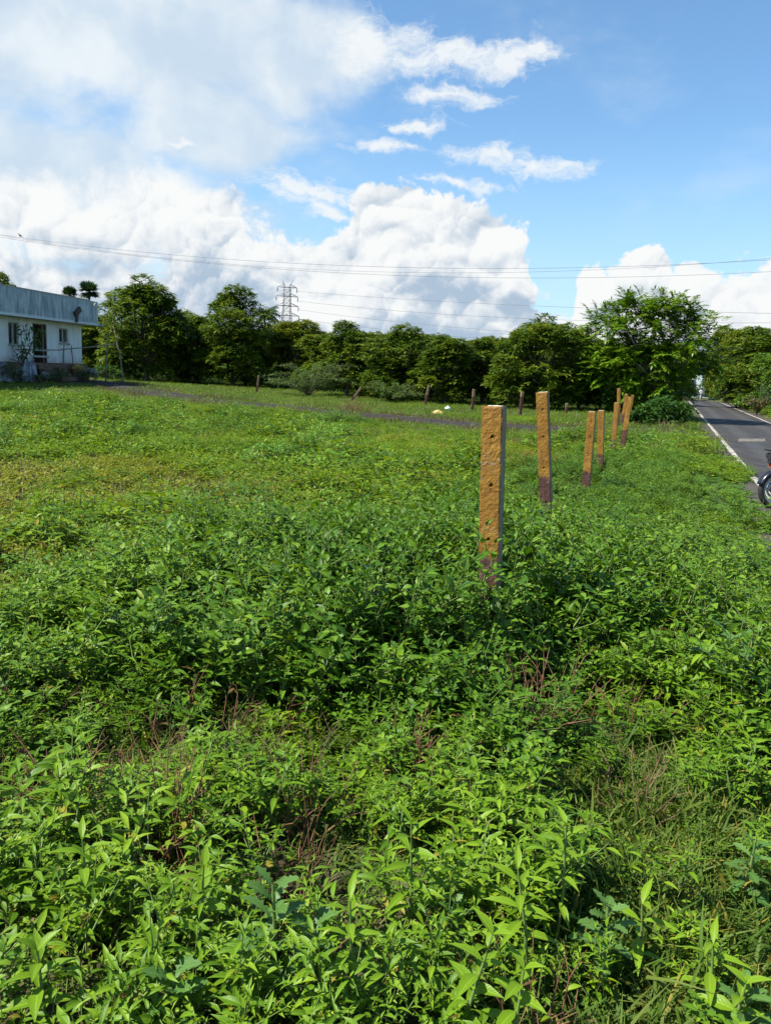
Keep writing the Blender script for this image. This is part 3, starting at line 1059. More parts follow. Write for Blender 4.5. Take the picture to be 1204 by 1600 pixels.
# ------------------------------------------------------------------ house
def house():
    A = dep(153, 472, 44.0); B = dep(0, 445, 44.0 / 1.23)
    e = np.array([B[0] - A[0], B[1] - A[1]]); e /= np.linalg.norm(e)      # along the front, towards the viewer
    nrm = np.array([-e[1], e[0]])                                           # out of the front
    if nrm[0] < 0: nrm = -nrm
    ztop = float(A[2]); zbot = float(dep(153, 509, 44.0)[2])
    O = A[:2]                                                               # parapet corner
    zg = ground_at(-18, 41)
    rot = math.atan2(e[1], e[0])
    t = empty('house', (float(O[0]), float(O[1]), zg), rot, label='single storey whitewashed house with a deep weathered grey parapet', cat='house')
    side = 1.0 if np.dot(nrm, np.array([-math.sin(rot), math.cos(rot)])) > 0 else -1.0   # local y of the outward normal
    setb = .85                                                              # wall set back under the overhang
    Lh, depth = 16.0, 8.0

    def on_wall(px, py, back=setb):
        d = ray(px, py); P0 = O - nrm * back
        k = (P0 @ nrm) / (d[:2] @ nrm)
        q = d * k
        return float((q[:2] - O) @ e), float(q[2] + CAMZ - zg)

    plaster, tt, out = new_mat('parapet_plaster')
    v = pos(tt)
    q = nd(tt, 'ShaderNodeMapping', {'Vector': v, 'Scale': (1.0, 1.0, .16)}).outputs[0]
    st = nz(tt, q, 4.5, 6, .65).outputs[0]; bl = nz(tt, v, 1.1, 5, .6).outputs[0]
    c = mixc(tt, mapr(tt, st, .38, .64), (.22, .275, .30, 1), (.46, .52, .545, 1))
    c = mixc(tt, mapr(tt, bl, .50, .72, 0, .65), c, (.17, .205, .22, 1))
    zz = nd(tt, 'ShaderNodeSeparateXYZ', {0: v}).outputs[2]
    c = mixc(tt, mapr(tt, zz, zbot - zg + .16, zbot - zg + .08, 0, .8), c, (.62, .67, .69, 1))
    pbsdf(tt, out, c, .9, .2, 0, bump(tt, nz(tt, v, 14, 5).outputs[0], .35, .02))
    wallm, tt, out = new_mat('whitewashed_wall')
    v = pos(tt)
    q = nd(tt, 'ShaderNodeMapping', {'Vector': v, 'Scale': (1.0, 1.0, .22)}).outputs[0]
    c = mixc(tt, mapr(tt, nz(tt, q, 2.6, 5, .6).outputs[0], .40, .72), (.78, .80, .80, 1), (.60, .62, .62, 1))
    zz = nd(tt, 'ShaderNodeSeparateXYZ', {0: v}).outputs[2]
    gr = mth(tt, 'ADD', zz, mth(tt, 'MULTIPLY', nz(tt, v, 3, 4).outputs[0], .8))
    c = mixc(tt, mapr(tt, gr, 1.15, 1.7, .55, 0), c, (.30, .24, .19, 1))
    pbsdf(tt, out, c, .9, .2, 0, bump(tt, nz(tt, v, 20, 4).outputs[0], .2, .01))
    brown = simple('brick_plinth', (.13, .07, .05), (.20, .13, .09), 5, bmp=.6)
    dark_wood = simple('dark_door_wood', (.075, .045, .032), (.12, .075, .05), 9, rough=.5)
    frame_m = simple('grey_painted_frame', (.42, .44, .44), (.34, .36, .36), 8, rough=.6)
    glass, tt, out = new_mat('dark_window_glass')
    pbsdf(tt, out, (.02, .025, .03), .12, .5)
    conc = simple('concrete', (.40, .39, .37), (.28, .28, .27), 4, bmp=.3)
    iron = simple('rusty_dark_iron', (.035, .03, .028), (.09, .055, .04), 7, rough=.8)

    zw0 = on_wall(100, 566)[1] - .05                      # floor level of the walls
    x_r = on_wall(128, 540)[0]                            # right end of the wall
    zb, ztp = zbot - zg, ztop - zg
    ys = lambda k: side * k                               # local y of something k metres outwards from the parapet face

    def rect(a, b, c_, d):
        x0, z0 = on_wall(a, c_); x1, z1 = on_wall(b, d)
        xm = (x0 + x1) / 2
        return min(x0, x1), max(x0, x1), on_wall((a + b) / 2, d)[1], on_wall((a + b) / 2, c_)[1]

    D = rect(51, 74.5, 506, 566); D = (D[0], D[1], zw0, D[3])
    W1 = rect(92.5, 107, 513, 536); W2 = rect(13, 30.5, 503, 538)
    holes = [D, W1, W2]
    xs = sorted({x_r, x_r + Lh} | {h[0] for h in holes} | {h[1] for h in holes})
    zs = sorted({zw0, zb} | {h[2] for h in holes} | {h[3] for h in holes})
    b = MB()
    y0, y1 = ys(-setb), ys(-setb - .23)
    hole = lambda x, z: any(h[0] < x < h[1] and h[2] < z < h[3] for h in holes)
    for i in range(len(xs) - 1):
        for j in range(len(zs) - 1):
            xa, xb_, za, zb_ = xs[i], xs[i + 1], zs[j], zs[j + 1]
            if hole((xa + xb_) / 2, (za + zb_) / 2): continue
            b.add([(xa, y0, za), (xb_, y0, za), (xb_, y0, zb_), (xa, y0, zb_)], [(0, 1, 2, 3)])
            b.add([(xa, y1, za), (xb_, y1, za), (xb_, y1, zb_), (xa, y1, zb_)], [(0, 3, 2, 1)])
    for (xa, xb_, za, zb_) in holes:
        b.add([(xa, y0, za), (xa, y1, za), (xa, y1, zb_), (xa, y0, zb_), (xb_, y0, za), (xb_, y1, za), (xb_, y1, zb_), (xb_, y0, zb_)],
              [(0, 1, 2, 3), (4, 7, 6, 5), (0, 4, 5, 1), (3, 2, 6, 7)])
    # other three sides
    yb = ys(-setb - depth)
    b.add([(x_r, y0, zw0), (x_r, yb, zw0), (x_r, yb, zb), (x_r, y0, zb)], [(0, 1, 2, 3)])
    b.add([(x_r + Lh, y0, zw0), (x_r + Lh, yb, zw0), (x_r + Lh, yb, zb), (x_r + Lh, y0, zb)], [(0, 1, 2, 3)])
    b.add([(x_r, yb, zw0), (x_r + Lh, yb, zw0), (x_r + Lh, yb, zb), (x_r, yb, zb)], [(0, 1, 2, 3)])
    b.add([(x_r, ys(-setb - .25), zw0 + .01), (x_r + Lh, ys(-setb - .25), zw0 + .01), (x_r + Lh, yb, zw0 + .01), (x_r, yb, zw0 + .01)], [(0, 1, 2, 3)])
    b.build('wall', wallm, t)
    # inner partition behind the door so that the room is dark
    b = MB(); b.box(((D[0] + D[1]) / 2, ys(-setb - 2.4), (zw0 + zb) / 2), (6.0, .1, zb - zw0 - .02)); b.build('inner_wall', wallm, t)
    b = MB(); b.box((x_r + Lh / 2, ys(-setb + .04 - depth / 2 + .06), zw0 / 2 - .06), (Lh + .2, depth + .25, zw0 + .1)); b.build('plinth', brown, t)
    # roof slab (overhang) and parapet
    b = MB(); b.box((Lh / 2 - .02, ys(-depth / 2 - setb / 2 - .05), zb + .075), (Lh + 1.6, depth + setb - .1, .146)); b.build('roof', conc, t)
    par = MB()
    xc = Lh / 2 + .2
    par.box((xc, ys(-.075), (zb + ztp) / 2), (Lh + 1.6 + .4, .146, ztp - zb))
    par.box((xc - (Lh + 2.0) / 2 + .075, ys(-.15 - (depth + setb) / 2), (zb + ztp) / 2), (.146, depth + setb, ztp - zb - .01))
    po = par.build('parapet', plaster, t)
    po.data.transform(Matrix.Translation((0, 0, 0)))
    # shift so that the front right corner is the local origin
    off = -(xc - (Lh + 2.0) / 2)
    po.location = (off, 0, 0)
    b = MB(); b.box((xc + off, ys(-.075), ztp + .025), (Lh + 2.0, .19, .046)); b.build('coping', conc, po)
    # black bracket: a tilted spout board with its down strip
    xs1, zs1 = on_wall(119.5, 487, 0)
    b = MB(); b.box((xs1, ys(.07), zs1), (.62, .12, .26), rot=Matrix.Rotation(side * -.0 + R_(0), 3, 'X') @ Matrix.Rotation(R_(32), 3, 'Y'))
    b.box((xs1 + .05, ys(.035), (zs1 + zb) / 2 + .02), (.20, .05, zs1 - zb - .05)); b.build('spout', iron, t)
    # door: frame, leaf pushed inwards
    dm = (D[0] + D[1]) / 2
    b = MB()
    for xx in (D[0] + .035, D[1] - .035): b.box((xx, ys(-setb - .06), (D[2] + D[3]) / 2), (.07, .10, D[3] - D[2]))
    b.box((dm, ys(-setb - .06), D[3] - .04), (D[1] - D[0] - .142, .10, .08))
    df = b.build('door_frame', dark_wood, t)
    b = MB(); b.box((D[0] + .12, ys(-setb - .70), (D[2] + D[3] - .1) / 2), (.045, 1.0, D[3] - D[2] - .12))
    b.box((D[0] + .15, ys(-setb - .70), D[2] + .55), (.02, .7, .7)); b.box((D[0] + .15, ys(-setb - .70), D[2] + 1.5), (.02, .7, .7))
    b.build('door', dark_wood, t)
    # a plank closing the lower door, seen as pale bars
    for zz_ in (.62, .30):
        b = MB(); b.box((dm, ys(-setb + .03), D[2] + zz_), (D[1] - D[0] + .2, .03, .10)); b.build('door_bar', frame_m, t)
    for W in (W1, W2):
        wm = (W[0] + W[1]) / 2; zm = (W[2] + W[3]) / 2
        b = MB()
        for xx in (W[0] + .03, W[1] - .03): b.box((xx, ys(-setb - .09), zm), (.06, .08, W[3] - W[2]))
        for z_ in (W[2] + .03, W[3] - .03): b.box((wm, ys(-setb - .09), z_), (W[1] - W[0] - .122, .08, .06))
        b.box((wm, ys(-setb - .088), zm), (.10, .076, W[3] - W[2] - .122))
        wo = b.build('window', frame_m, t)
        wo['label'] = 'smaller window right of the door' if W is W1 else 'larger window left of the door'
        for s in (-1, 1):
            b = MB(); b.box((wm + s * (W[1] - W[0]) / 4, ys(-setb - .11), zm), ((W[1] - W[0]) / 2 - .06, .012, W[3] - W[2] - .1)); b.build('pane', glass, wo)
        b = MB(); b.box((wm, ys(-setb + .03), W[2] - .04), (W[1] - W[0] + .16, .12, .07)); b.build('sill', conc, wo)
    # steps of the door
    for k in range(4):
        b = MB(); b.box((dm, ys(-setb + .35 + .3 * (3 - k)), (zw0 - .12) * (k + .5) / 4), (1.8, .31, (zw0 - .12) / 4 + (.004 * k))); b.build('step', brown, t)
    return t


house()


def yard():
    """rubble, sheets, sticks and rails in front of the house"""
    stone = simple('rubble_stone', (.22, .21, .21), (.36, .36, .37), 4, bmp=.5)
    cloth = simple('grey_sheet', (.17, .19, .21), (.30, .33, .35), 3, rough=.8)
    ochre = simple('ochre_sack', (.42, .26, .07), (.30, .17, .05), 6, rough=.9)
    wood = simple('grey_wood', (.16, .13, .10), (.28, .24, .20), 9, rough=.9)
    g = np.random.default_rng(71)
    # draped sheet over sticks
    def sheet(px, py, y, w, h, label, seed):
        p = dep(px, py, y); x = float(p[0]); z = ground_at(x, y)
        n = 14; V, F, UV = [], [], []
        for i in range(n):
            for j in range(n):
                u, v = i / (n - 1) - .5, j / (n - 1)
                r = 1 - v
                V.append((u * w * (.25 + .75 * r) + .06 * math.sin(9 * u + seed), -.15 - .55 * r + .10 * math.sin(u * 21 + v * 5 + seed), h * v ** .8 + .05 * math.sin(u * 13 + seed)))
                UV.append((u, v))
        for i in range(n - 1):
            for j in range(n - 1):
                a = i * n + j; F.append((a, a + n, a + n + 1, a + 1))
        o = link('tarpaulin', quad_mesh('tarpaulin', V, F, cloth, UV), None, (x, y, z))
        o.modifiers.new('thickness', 'SOLIDIFY').thickness = .012
        tag(o, label, 'tarpaulin')
    sheet(52, 592, 37.5, 1.2, 1.0, 'grey sheet draped like a tent below the house door', 1)
    sheet(8, 585, 36.5, 1.3, .85, 'crumpled grey sheet at the left margin by the house', 4)

    def rock(px, py, y, s, label, seed, mat, name='rubble_stone', cat='stone'):
        gg = np.random.default_rng(seed)
        p = dep(px, py, y); x = float(p[0]); z = max(float(p[2]), ground_at(x, y))
        b = MB(); n = 9
        prof = [(.02, 0), (.8, .02), (1, .35), (.75, .75), (.3, .95), (.02, 1)]
        b.lathe(prof, n=n, smooth=False)
        v = np.array(b.v); v *= np.array([1, .8, .9]) * s * gg.uniform(.8, 1.2, 3); v += gg.normal(0, .045 * s, v.shape)
        b.v = [tuple(q) for q in v]
        o = b.build(name, mat, None, (x, y, z - .12 * s)); o.rotation_euler = (0, 0, gg.uniform(0, 6))
        tag(o, label, cat)
    rock(20, 585, 37.2, .38, 'grey stone between the two sheets by the house', 1, stone)
    rock(34, 590, 36.6, .30, 'smaller grey stone left of the tent shaped sheet', 2, stone)
    rock(72, 590, 38.8, .34, 'stone beside the tent shaped sheet under the door', 3, stone)
    rock(122, 580, 42.5, .42, 'ochre sack slumped at the right corner of the house', 4, ochre, 'sack', 'sack')
    rock(140, 584, 43.5, .40, 'grey stone past the ochre sack', 5, stone)
    rock(683, 649, 31.5, .25, 'pale yellow stone lying on the grass behind the lane', 6, simple('yellow_stone', (.40, .27, .06), (.46, .36, .14), 5), 'yellow_stone', 'stone')
    # plastic bags
    def bag(px, py, y, s, label, seed, col):
        gg = np.random.default_rng(seed)
        p = dep(px, py, y); x = float(p[0]); z = ground_at(x, y)
        b = MB(); b.lathe([(.05, 0), (.8, .05), (1, .35), (.55, .7), (.2, .8), (.35, 1.0), (.05, .95)], n=12)
        v = np.array(b.v) * s; v += gg.normal(0, .10 * s, v.shape); b.v = [tuple(q) for q in v]
        tag(b.build('plastic_bag', simple('plastic_' + str(seed), col, None, rough=.35), None, (x, y, z + .12)), label, 'bag')
    bag(699, 644, 34, .14, 'crumpled pale blue plastic bag beside the yellow stone', 7, (.62, .75, .74))
    bag(769, 655, 32, .10, 'flat white plastic scrap on the grass right of the near post', 8, (.80, .80, .78))

    def pole(a, b_, r, label, name='wooden_pole', cat='pole'):
        q = MB(); A, B = Vector(a), Vector(b_)
        mid = A.lerp(B, .5) + Vector((0, 0, -.02 * (B - A).length * abs((B - A).normalized().x)))
        q.tube([(0, 0, 0), mid - A, B - A], [r, r * .9, r * .8], 6)
        tag(q.build(name, wood, None, A), label, cat)
    def gp(px, py, y):
        p = dep(px, py, y); return (float(p[0]), y, ground_at(float(p[0]), y) - .15)
    pole(gp(98, 574, 41.5), dep(101, 508, 42.5), .035, 'thin pole leaning on the house wall at the right window')
    pole(gp(117, 573, 42.2), dep(109, 512, 43.2), .035, 'slanting stick between right window and house corner')
    pole(gp(165, 590, 43), dep(168, 520, 43), .035, 'thin upright stick in the dark shade beside the house')
    pole(dep(-40, 541, 36.5), dep(96, 547, 40.0), .035, 'long horizontal rail running past the house front', 'fence_rail', 'rail')
    pole(dep(96, 546, 40.0), dep(184, 537, 43.5), .032, 'horizontal rail tied between house corner and sapling', 'fence_rail', 'rail')
    # the sapling with a bent stem and a tuft of leaves
    base = gnd(193, 606, .5); x, y = float(base[0]), 42.5
    x = float(dep(193, 606, y)[0]); z = ground_at(x, y)
    t = empty('sapling', (x, y, z), 0, label='thin bent sapling with a leaf tuft in front of the tall trees', cat='sapling')
    P = [dep(193, 606, y), dep(191, 580, y), dep(188, 556, y), dep(184, 540, y), dep(181, 524, y), dep(177, 506, y)]
    P = [np.array(q) - np.array([x, y, z]) for q in P]; P[0][2] = -.2
    b = MB(); b.tube(P, [.045, .038, .034, .03, .022, .015], 7); b.build('trunk', M['bark_pale'], t)
    lb = LB(); gg = np.random.default_rng(9)
    n = 110
    C = P[-1] + gg.normal(0, 1, (n, 3)) * np.array([.24, .24, .36]) + np.array([-.1, 0, .1]); d = gg.normal(0, 1, (n, 3)) + np.array([0, 0, -.4])
    lb.batch(MANGO, frames(d, gg.normal(0, .4, n)) * (.215 * gg.uniform(.7, 1.2, n))[:, None, None], C)
    link('foliage', lb.mesh('foliage', [M['mango_b']]), t)
    # little tree in front of the left window
    y = 37.6
    x = float(dep(36, 580, y)[0]); z = ground_at(x, y)
    t = empty('small_tree', (x, y, z), 0, label='thin dark leaved little tree in front of the left window', cat='tree')
    b = MB(); lb = LB(); gg = np.random.default_rng(10)
    b.tube([(0, 0, -.2), (.05, 0, .7), (-.1, 0, 1.2)], [.05, .045, .04], 6)
    for k in range(11):
        e = np.array([gg.uniform(-1.1, .9), gg.uniform(-.5, .5), gg.uniform(.9, 2.5)])
        b.tube([(-.05, 0, .6 + .05 * k), e * .55 + np.array([0, 0, .4]), e], [.025, .018, .008], 4)
        n = 22
        d = gg.normal(0, 1, (n, 3)) + np.array([0, 0, -.3])
        lb.batch(OVATE_LO, frames(d, gg.normal(0, .4, n)) * (.20 * gg.uniform(.7, 1.2, n))[:, None, None], e + gg.normal(0, .17, (n, 3)))
    b.build('trunk', M['bark'], t); link('foliage', lb.mesh('foliage', [M['bush']]), t)


yard()


# ------------------------------------------------------------------ pylon and lines
STEEL = simple('galvanised_steel', (.12, .13, .14), (.18, .19, .20), 3, rough=.55, metal=.3)
WIRE = simple('dark_wire', (.12, .13, .14), rough=.6)
INSUL = simple('insulator_glass', (.10, .08, .07), rough=.3)


def pylon():
    y = 300.0
    p = dep(449, 437, y); x = float(p[0]); zg = ground_at(x, y)
    Hh = float(p[2]) - zg
    t = empty('lattice_pylon', (x, y, zg), R_(18), label='tall steel lattice transmission pylon behind the tree row', cat='pylon')
    w0, w1 = 3.4, 1.25
    zt = Hh * .925
    hw = lambda z: w0 + (w1 - w0) * min(1, z / (zt * .80))
    for sx in (-1, 1):
        for sy in (-1, 1):
            b = MB(); b.tube([(sx * hw(0), sy * hw(0), -1), (sx * hw(zt * .8), sy * hw(zt * .8), zt * .8), (sx * w1 * .9, sy * w1 * .9, zt)], [.11, .09, .08], 4)
            b.build('leg', STEEL, t)
    b = MB(); z = 0
    while z < zt - 1:
        st = max(1.7, 2 * hw(z) * .75); z2 = min(zt, z + st)
        a, c = hw(z), hw(z2)
        for (u, v) in (((-1, -1), (1, -1)), ((1, -1), (1, 1)), ((1, 1), (-1, 1)), ((-1, 1), (-1, -1))):
            b.tube([(u[0] * a, u[1] * a, z), (v[0] * c, v[1] * c, z2)], .05, 3)
            b.tube([(v[0] * a, v[1] * a, z), (u[0] * c, u[1] * c, z2)], .05, 3)
            b.tube([(u[0] * c, u[1] * c, z2), (v[0] * c, v[1] * c, z2)], .045, 3)
        z = z2
    b.build('bracing', STEEL, t)
    tips = []
    pxm = FOC / y
    for k, (pyy, half) in enumerate([(449, 3.6), (463, 4.0), (478, 4.3), (493, 4.6)]):
        za = float(dep(449, pyy, y)[2]) - zg
        b = MB()
        for s in (-1, 1):
            for sy in (-1, 1):
                b.tube([(s * hw(za) * .9, sy * hw(za) * .9, za), (s * half, 0, za)], .09, 3)
                b.tube([(s * hw(za) * .9, sy * hw(za) * .9, za + 1.1), (s * half, 0, za)], .08, 3)
        for sy in (-1, 1): b.tube([(-hw(za) * .9, sy * hw(za) * .9, za), (hw(za) * .9, sy * hw(za) * .9, za)], .09, 3)
        arm = b.build('cross_arm', STEEL, t)
        for s in (-1, 1):
            b = MB(); b.tube([(s * half, 0, za), (s * half, 0, za - .6), (s * half, 0, za - 1.7)], [.10, .16, .14], 6); b.build('insulator', INSUL, arm)
        tips.append((half, za - 1.7))
    b = MB()
    for s in (-1, 1):
        for sy in (-1, 1): b.tube([(s * w1 * .6, sy * w1 * .9, zt - .2), (s * 2.0, 0, Hh)], .09, 3)
    b.build('earth_peak', STEEL, t)
    return t, tips


def cable(label, pts, r, group=None, name='power_line', cat='power line'):
    q = MB(); A = Vector(pts[0])
    q.tube([Vector(p) - A for p in pts], r, 5)
    o = q.build(name, WIRE, None, A)
    return tag(o, label, cat, group)


def px_line(samples, y0, y1, n=48, ext=.25):
    """a hanging line through measured points, fitted by a parabola in the vertical plane from depth y0 to y1"""
    xs = np.array([s[0] for s in samples], float)
    P = np.array([dep(s[0], s[1], y0 + (y1 - y0) * s[0] / 1204.0) for s in samples])
    cf = np.polyfit(P[:, 0], P[:, 2], 2 if len(samples) > 2 else 1)
    cy = np.polyfit(P[:, 0], P[:, 1], 1)
    w = P[:, 0].max() - P[:, 0].min()
    X = np.linspace(P[:, 0].min() - w * ext, P[:, 0].max() + w * .25, n)
    return [(a, np.polyval(cy, a), np.polyval(cf, a)) for a in X]


PT, TIPS = pylon()
WA = px_line([(0, 366), (150, 386), (300, 401), (420, 411), (600, 417), (780, 419), (960, 417), (1204, 405.5)], 74, 62)
WB = px_line([(40, 377), (150, 391), (300, 409), (420, 420), (550, 429), (700, 433), (850, 434), (1000, 432), (1204, 424)], 76, 64)
cable('upper of the three long sagging wires crossing the whole sky', WA, .012)
cable('lowest of the three long sagging wires crossing the whole sky', WB, .012)
WC = px_line([(150, 390), (400, 416), (602, 426), (902, 423), (1052, 414), (1204, 404)], 75, 63)
cable('middle wire of the three, joining the upper one toward the right', WC, .010)
for k, (lab, smp, yb) in enumerate([
        ('topmost conductor running right from the lattice pylon', [(460, 453), (640, 470), (900, 483), (1204, 487)], 180),
        ('second conductor running right from the lattice pylon', [(462, 468), (640, 490), (860, 500), (1204, 503)], 180),
        ('third conductor running right from the lattice pylon', [(463, 482), (640, 506), (800, 520), (1204, 533)], 180),
        ('lowest conductor running right from the lattice pylon', [(463, 497), (640, 520), (800, 534), (1204, 550)], 180)]):
    cable(lab, px_line(smp, 330, yb, ext=0.0), .04)


def crow():
    i = min(range(len(WA)), key=lambda k: abs((WA[k][0] / WA[k][1]) - (ray(31, 372)[0] / ray(31, 372)[1])))
    P = Vector(dep(31, 373, WA[i][1]))
    # sit on the wire
    a, b_ = (WA[i], WA[i + 1]) if P.x > WA[i][0] else (WA[i - 1], WA[i])
    f = (P.x - a[0]) / (b_[0] - a[0]); z = a[2] + (b_[2] - a[2]) * f; y = a[1] + (b_[1] - a[1]) * f
    black = simple('crow_feather', (.018, .018, .02), (.03, .03, .034), 9, rough=.45)
    t = empty('crow', (P.x, y, z + .02), R_(160), label='small black crow perched on the upper wire', cat='bird')
    b = MB()
    pr = [((-.24, 0, .05), .008), ((-.16, 0, .085), .030), ((-.08, 0, .125), .062), ((0, 0, .17), .078), ((.06, 0, .225), .066), ((.10, 0, .275), .045), ((.125, 0, .315), .048), ((.165, 0, .325), .034), ((.19, 0, .322), .012)]
    b.tube([q[0] for q in pr], [q[1] for q in pr], 10)
    b.build('body', black, t)
    b = MB(); b.tube([(.18, 0, .322), (.215, 0, .317), (.245, 0, .306)], [.016, .011, .003], 6); b.build('beak', black, t)
    for s in (-1, 1):
        b = MB(); b.tube([(.05, s * .06, .22), (-.06, s * .075, .15), (-.22, s * .02, .055)], [.035, .04, .008], 6); b.build('wing', black, t)
        b = MB(); b.tube([(.0, s * .03, .11), (.01, s * .03, .04), (.02, s * .03, .0)], [.012, .007, .006], 5); b.build('leg', black, t)
    b = MB(); b.box((-.30, 0, .03), (.18, .07, .012), rot=Matrix.Rotation(R_(-28), 3, 'Y')); b.build('tail', black, t)


crow()

# ------------------------------------------------------------------ fence posts
def post_mat(name, front, zp, seed, dull=False):
    """painted concrete: ochre above, maroon below zp, worn to grey"""
    m, t, out = new_mat(name)
    v = pos(t)
    o = vmt(t, 'ADD', v, (seed * 3.1, seed * 1.7, 0))
    n1 = nz(t, o, 9, 6, .65).outputs[0]; n2 = nz(t, o, 48, 4, .7).outputs[0]; n3 = nz(t, o, 3.0, 4, .6).outputs[0]
    z = nd(t, 'ShaderNodeSeparateXYZ', {0: v}).outputs[2]
    ochre = mixc(t, mapr(t, n1, .3, .7), (.188, .084, .008, 1), (.275, .136, .014, 1))
    ochre = mixc(t, mapr(t, n2, .52, .72, 0, .6), ochre, (.155, .066, .015, 1))
    if dull: ochre = mixc(t, mapr(t, n1, .3, .7), (.17, .10, .05, 1), (.30, .20, .10, 1))
    maroon = mixc(t, mapr(t, n1, .35, .7), (.062, .024, .018, 1), (.115, .050, .036, 1))
    zz = mth(t, 'ADD', z, mth(t, 'MULTIPLY', mth(t, 'SUBTRACT', n1, .5), .06))
    c = mixc(t, mapr(t, zz, zp - .025, zp + .025), maroon, ochre)
    drip = nz(t, nd(t, 'ShaderNodeMapping', {'Vector': o, 'Scale': (1, 1, .10)}).outputs[0], 26, 5, .65).outputs[0]
    fade = nz(t, o, 4.5, 4, .6).outputs[0]
    c = mixc(t, mapr(t, fade, .48, .70, 0, .35), c, vmt(t, 'MULTIPLY', c, (1.5, 1.65, 2.6)))
    c = mixc(t, mapr(t, drip, .52, .70, 0, .6), c, vmt(t, 'MULTIPLY', c, (.45, .42, .45)))
    grey = mixc(t, mapr(t, n2, .3, .7), (.14, .125, .09, 1), (.24, .22, .16, 1))
    if front:
        wear = mapr(t, mth(t, 'ADD', mth(t, 'MULTIPLY', n3, .55), mth(t, 'MULTIPLY', n2, .45)), .575, .67, 0, .65)
    else:
        wear = mapr(t, n3, .36, .50, .35, 1.0)
    c = mixc(t, wear, c, grey)
    pit = mapr(t, nd(t, 'ShaderNodeTexVoronoi', {'Vector': o, 'Scale': 75.0, 'Randomness': 1.0}).outputs['Distance'], .05, .45)
    nrm = bump(t, mth(t, 'ADD', mth(t, 'MULTIPLY', n2, .9), mth(t, 'ADD', mth(t, 'MULTIPLY', pit, .5), n1)), .5, .008)
    pbsdf(t, out, c, .72, .35, 0, nrm)
    return m


POST_N = [0]
TOPM = simple('bare_post_concrete', (.46, .42, .32), (.62, .58, .48), 14, rough=.9, bmp=.5, bscale=60)


def fence_post(top, base, zp_px, wpx, label, group, yaw=21, width=.11, thick=.10, res=1, y=None, front_only=True):
    POST_N[0] += 1
    s = POST_N[0]
    y = y or FOC * width / wpx
    Tp = dep(top[0], top[1], y); Bp = dep(base[0], base[1], y)
    zg = ground_at(float(Bp[0]), y)
    ax = (Tp - Bp) / np.linalg.norm(Tp - Bp)
    k = (Bp[2] - zg) / ax[2]
    foot = Bp - ax * k
    L = float(np.linalg.norm(Tp - foot))
    zp = float(np.linalg.norm(dep(zp_px[0], zp_px[1], y) - foot))
    nx = 14 if res else 4; nzv = 150 if res else 24
    g = np.random.default_rng(100 + s)
    holes = [L * f for f in (.14, .30, .52, .72, .89)]
    V, F, MI = [], [], []

    def face(o, ux, uy, n, w, h, mi, holes_here):
        b = len(V)
        for j in range(nzv + 1):
            for i in range(nx + 1):
                u, v = i / nx - .5, j / nzv
                zz = -.35 + (L + .35) * v
                edge = min(.5 - abs(u), .5) * w
                d = .0028 * (fnoise(u * w * 30 + s * 5 + mi, zz * 26, 1.0, 7) - .5) + .003 * (vnoise(u * w * 90 + s, zz * 90, 1, 2) - .5)
                if edge < .004: d -= .003 + .006 * 1.6 * max(0, vnoise(zz * 11 + s * 9 + mi * 3, 3, 1, 4) - .45)
                top_e = L - zz
                if top_e < .012: d -= .004
                if holes_here and res:
                    for hz in holes:
                        r = math.hypot((u * w - .004 * math.sin(hz * 30)), (zz - hz))
                        d -= .022 * float(sstep(.009, .005, r))
                        d -= .003 * float(sstep(.018, .006, math.hypot(u * w - .006, (zz - hz + .035))))
                p = o + ux * (u * w) + n * d
                V.append((p[0], p[1], zz))
        for j in range(nzv):
            for i in range(nx):
                a = b + j * (nx + 1) + i
                F.append((a, a + 1, a + nx + 2, a + nx + 1)); MI.append(mi)
    X = np.array([1.0, 0]); Y = np.array([0, 1.0])
    face(-Y * thick / 2, X, None, -Y, width, L, 0, True)
    face(X * width / 2, Y, None, X, thick, L, 1, False)
    face(Y * thick / 2, -X, None, Y, width, L, 0, False)
    face(-X * width / 2, -Y, None, -X, thick, L, 0, False)
    # cap
    b = len(V); n = 6
    for j in range(n + 1):
        for i in range(n + 1):
            u, v = i / n - .5, j / n - .5
            e = max(abs(u), abs(v))
            V.append((u * (width - .007), v * (thick - .007), L - .001 - .004 * (e > .45) + .006 * (vnoise(u * 6 + s, v * 6, 1, 3) - .5)))
    for j in range(n):
        for i in range(n):
            a = b + j * (n + 1) + i; F.append((a, a + 1, a + n + 2, a + n + 1)); MI.append(2)
    me = quad_mesh('fence_post', V, F, [post_mat('post_paint', True, zp, s, not front_only), post_mat('post_side', not front_only, zp, s + .5), TOPM], None, MI, smooth=False)
    o = link('fence_post', me)
    zax = Vector(ax); yv = Vector((math.sin(R_(yaw)), math.cos(R_(yaw)), 0))
    xax = yv.cross(zax).normalized(); yax = zax.cross(xax)
    o.matrix_world = Matrix(((xax.x, yax.x, zax.x, foot[0]), (xax.y, yax.y, zax.y, foot[1]), (xax.z, yax.z, zax.z, foot[2]), (0, 0, 0, 1)))
    return tag(o, label, 'fence post', group)


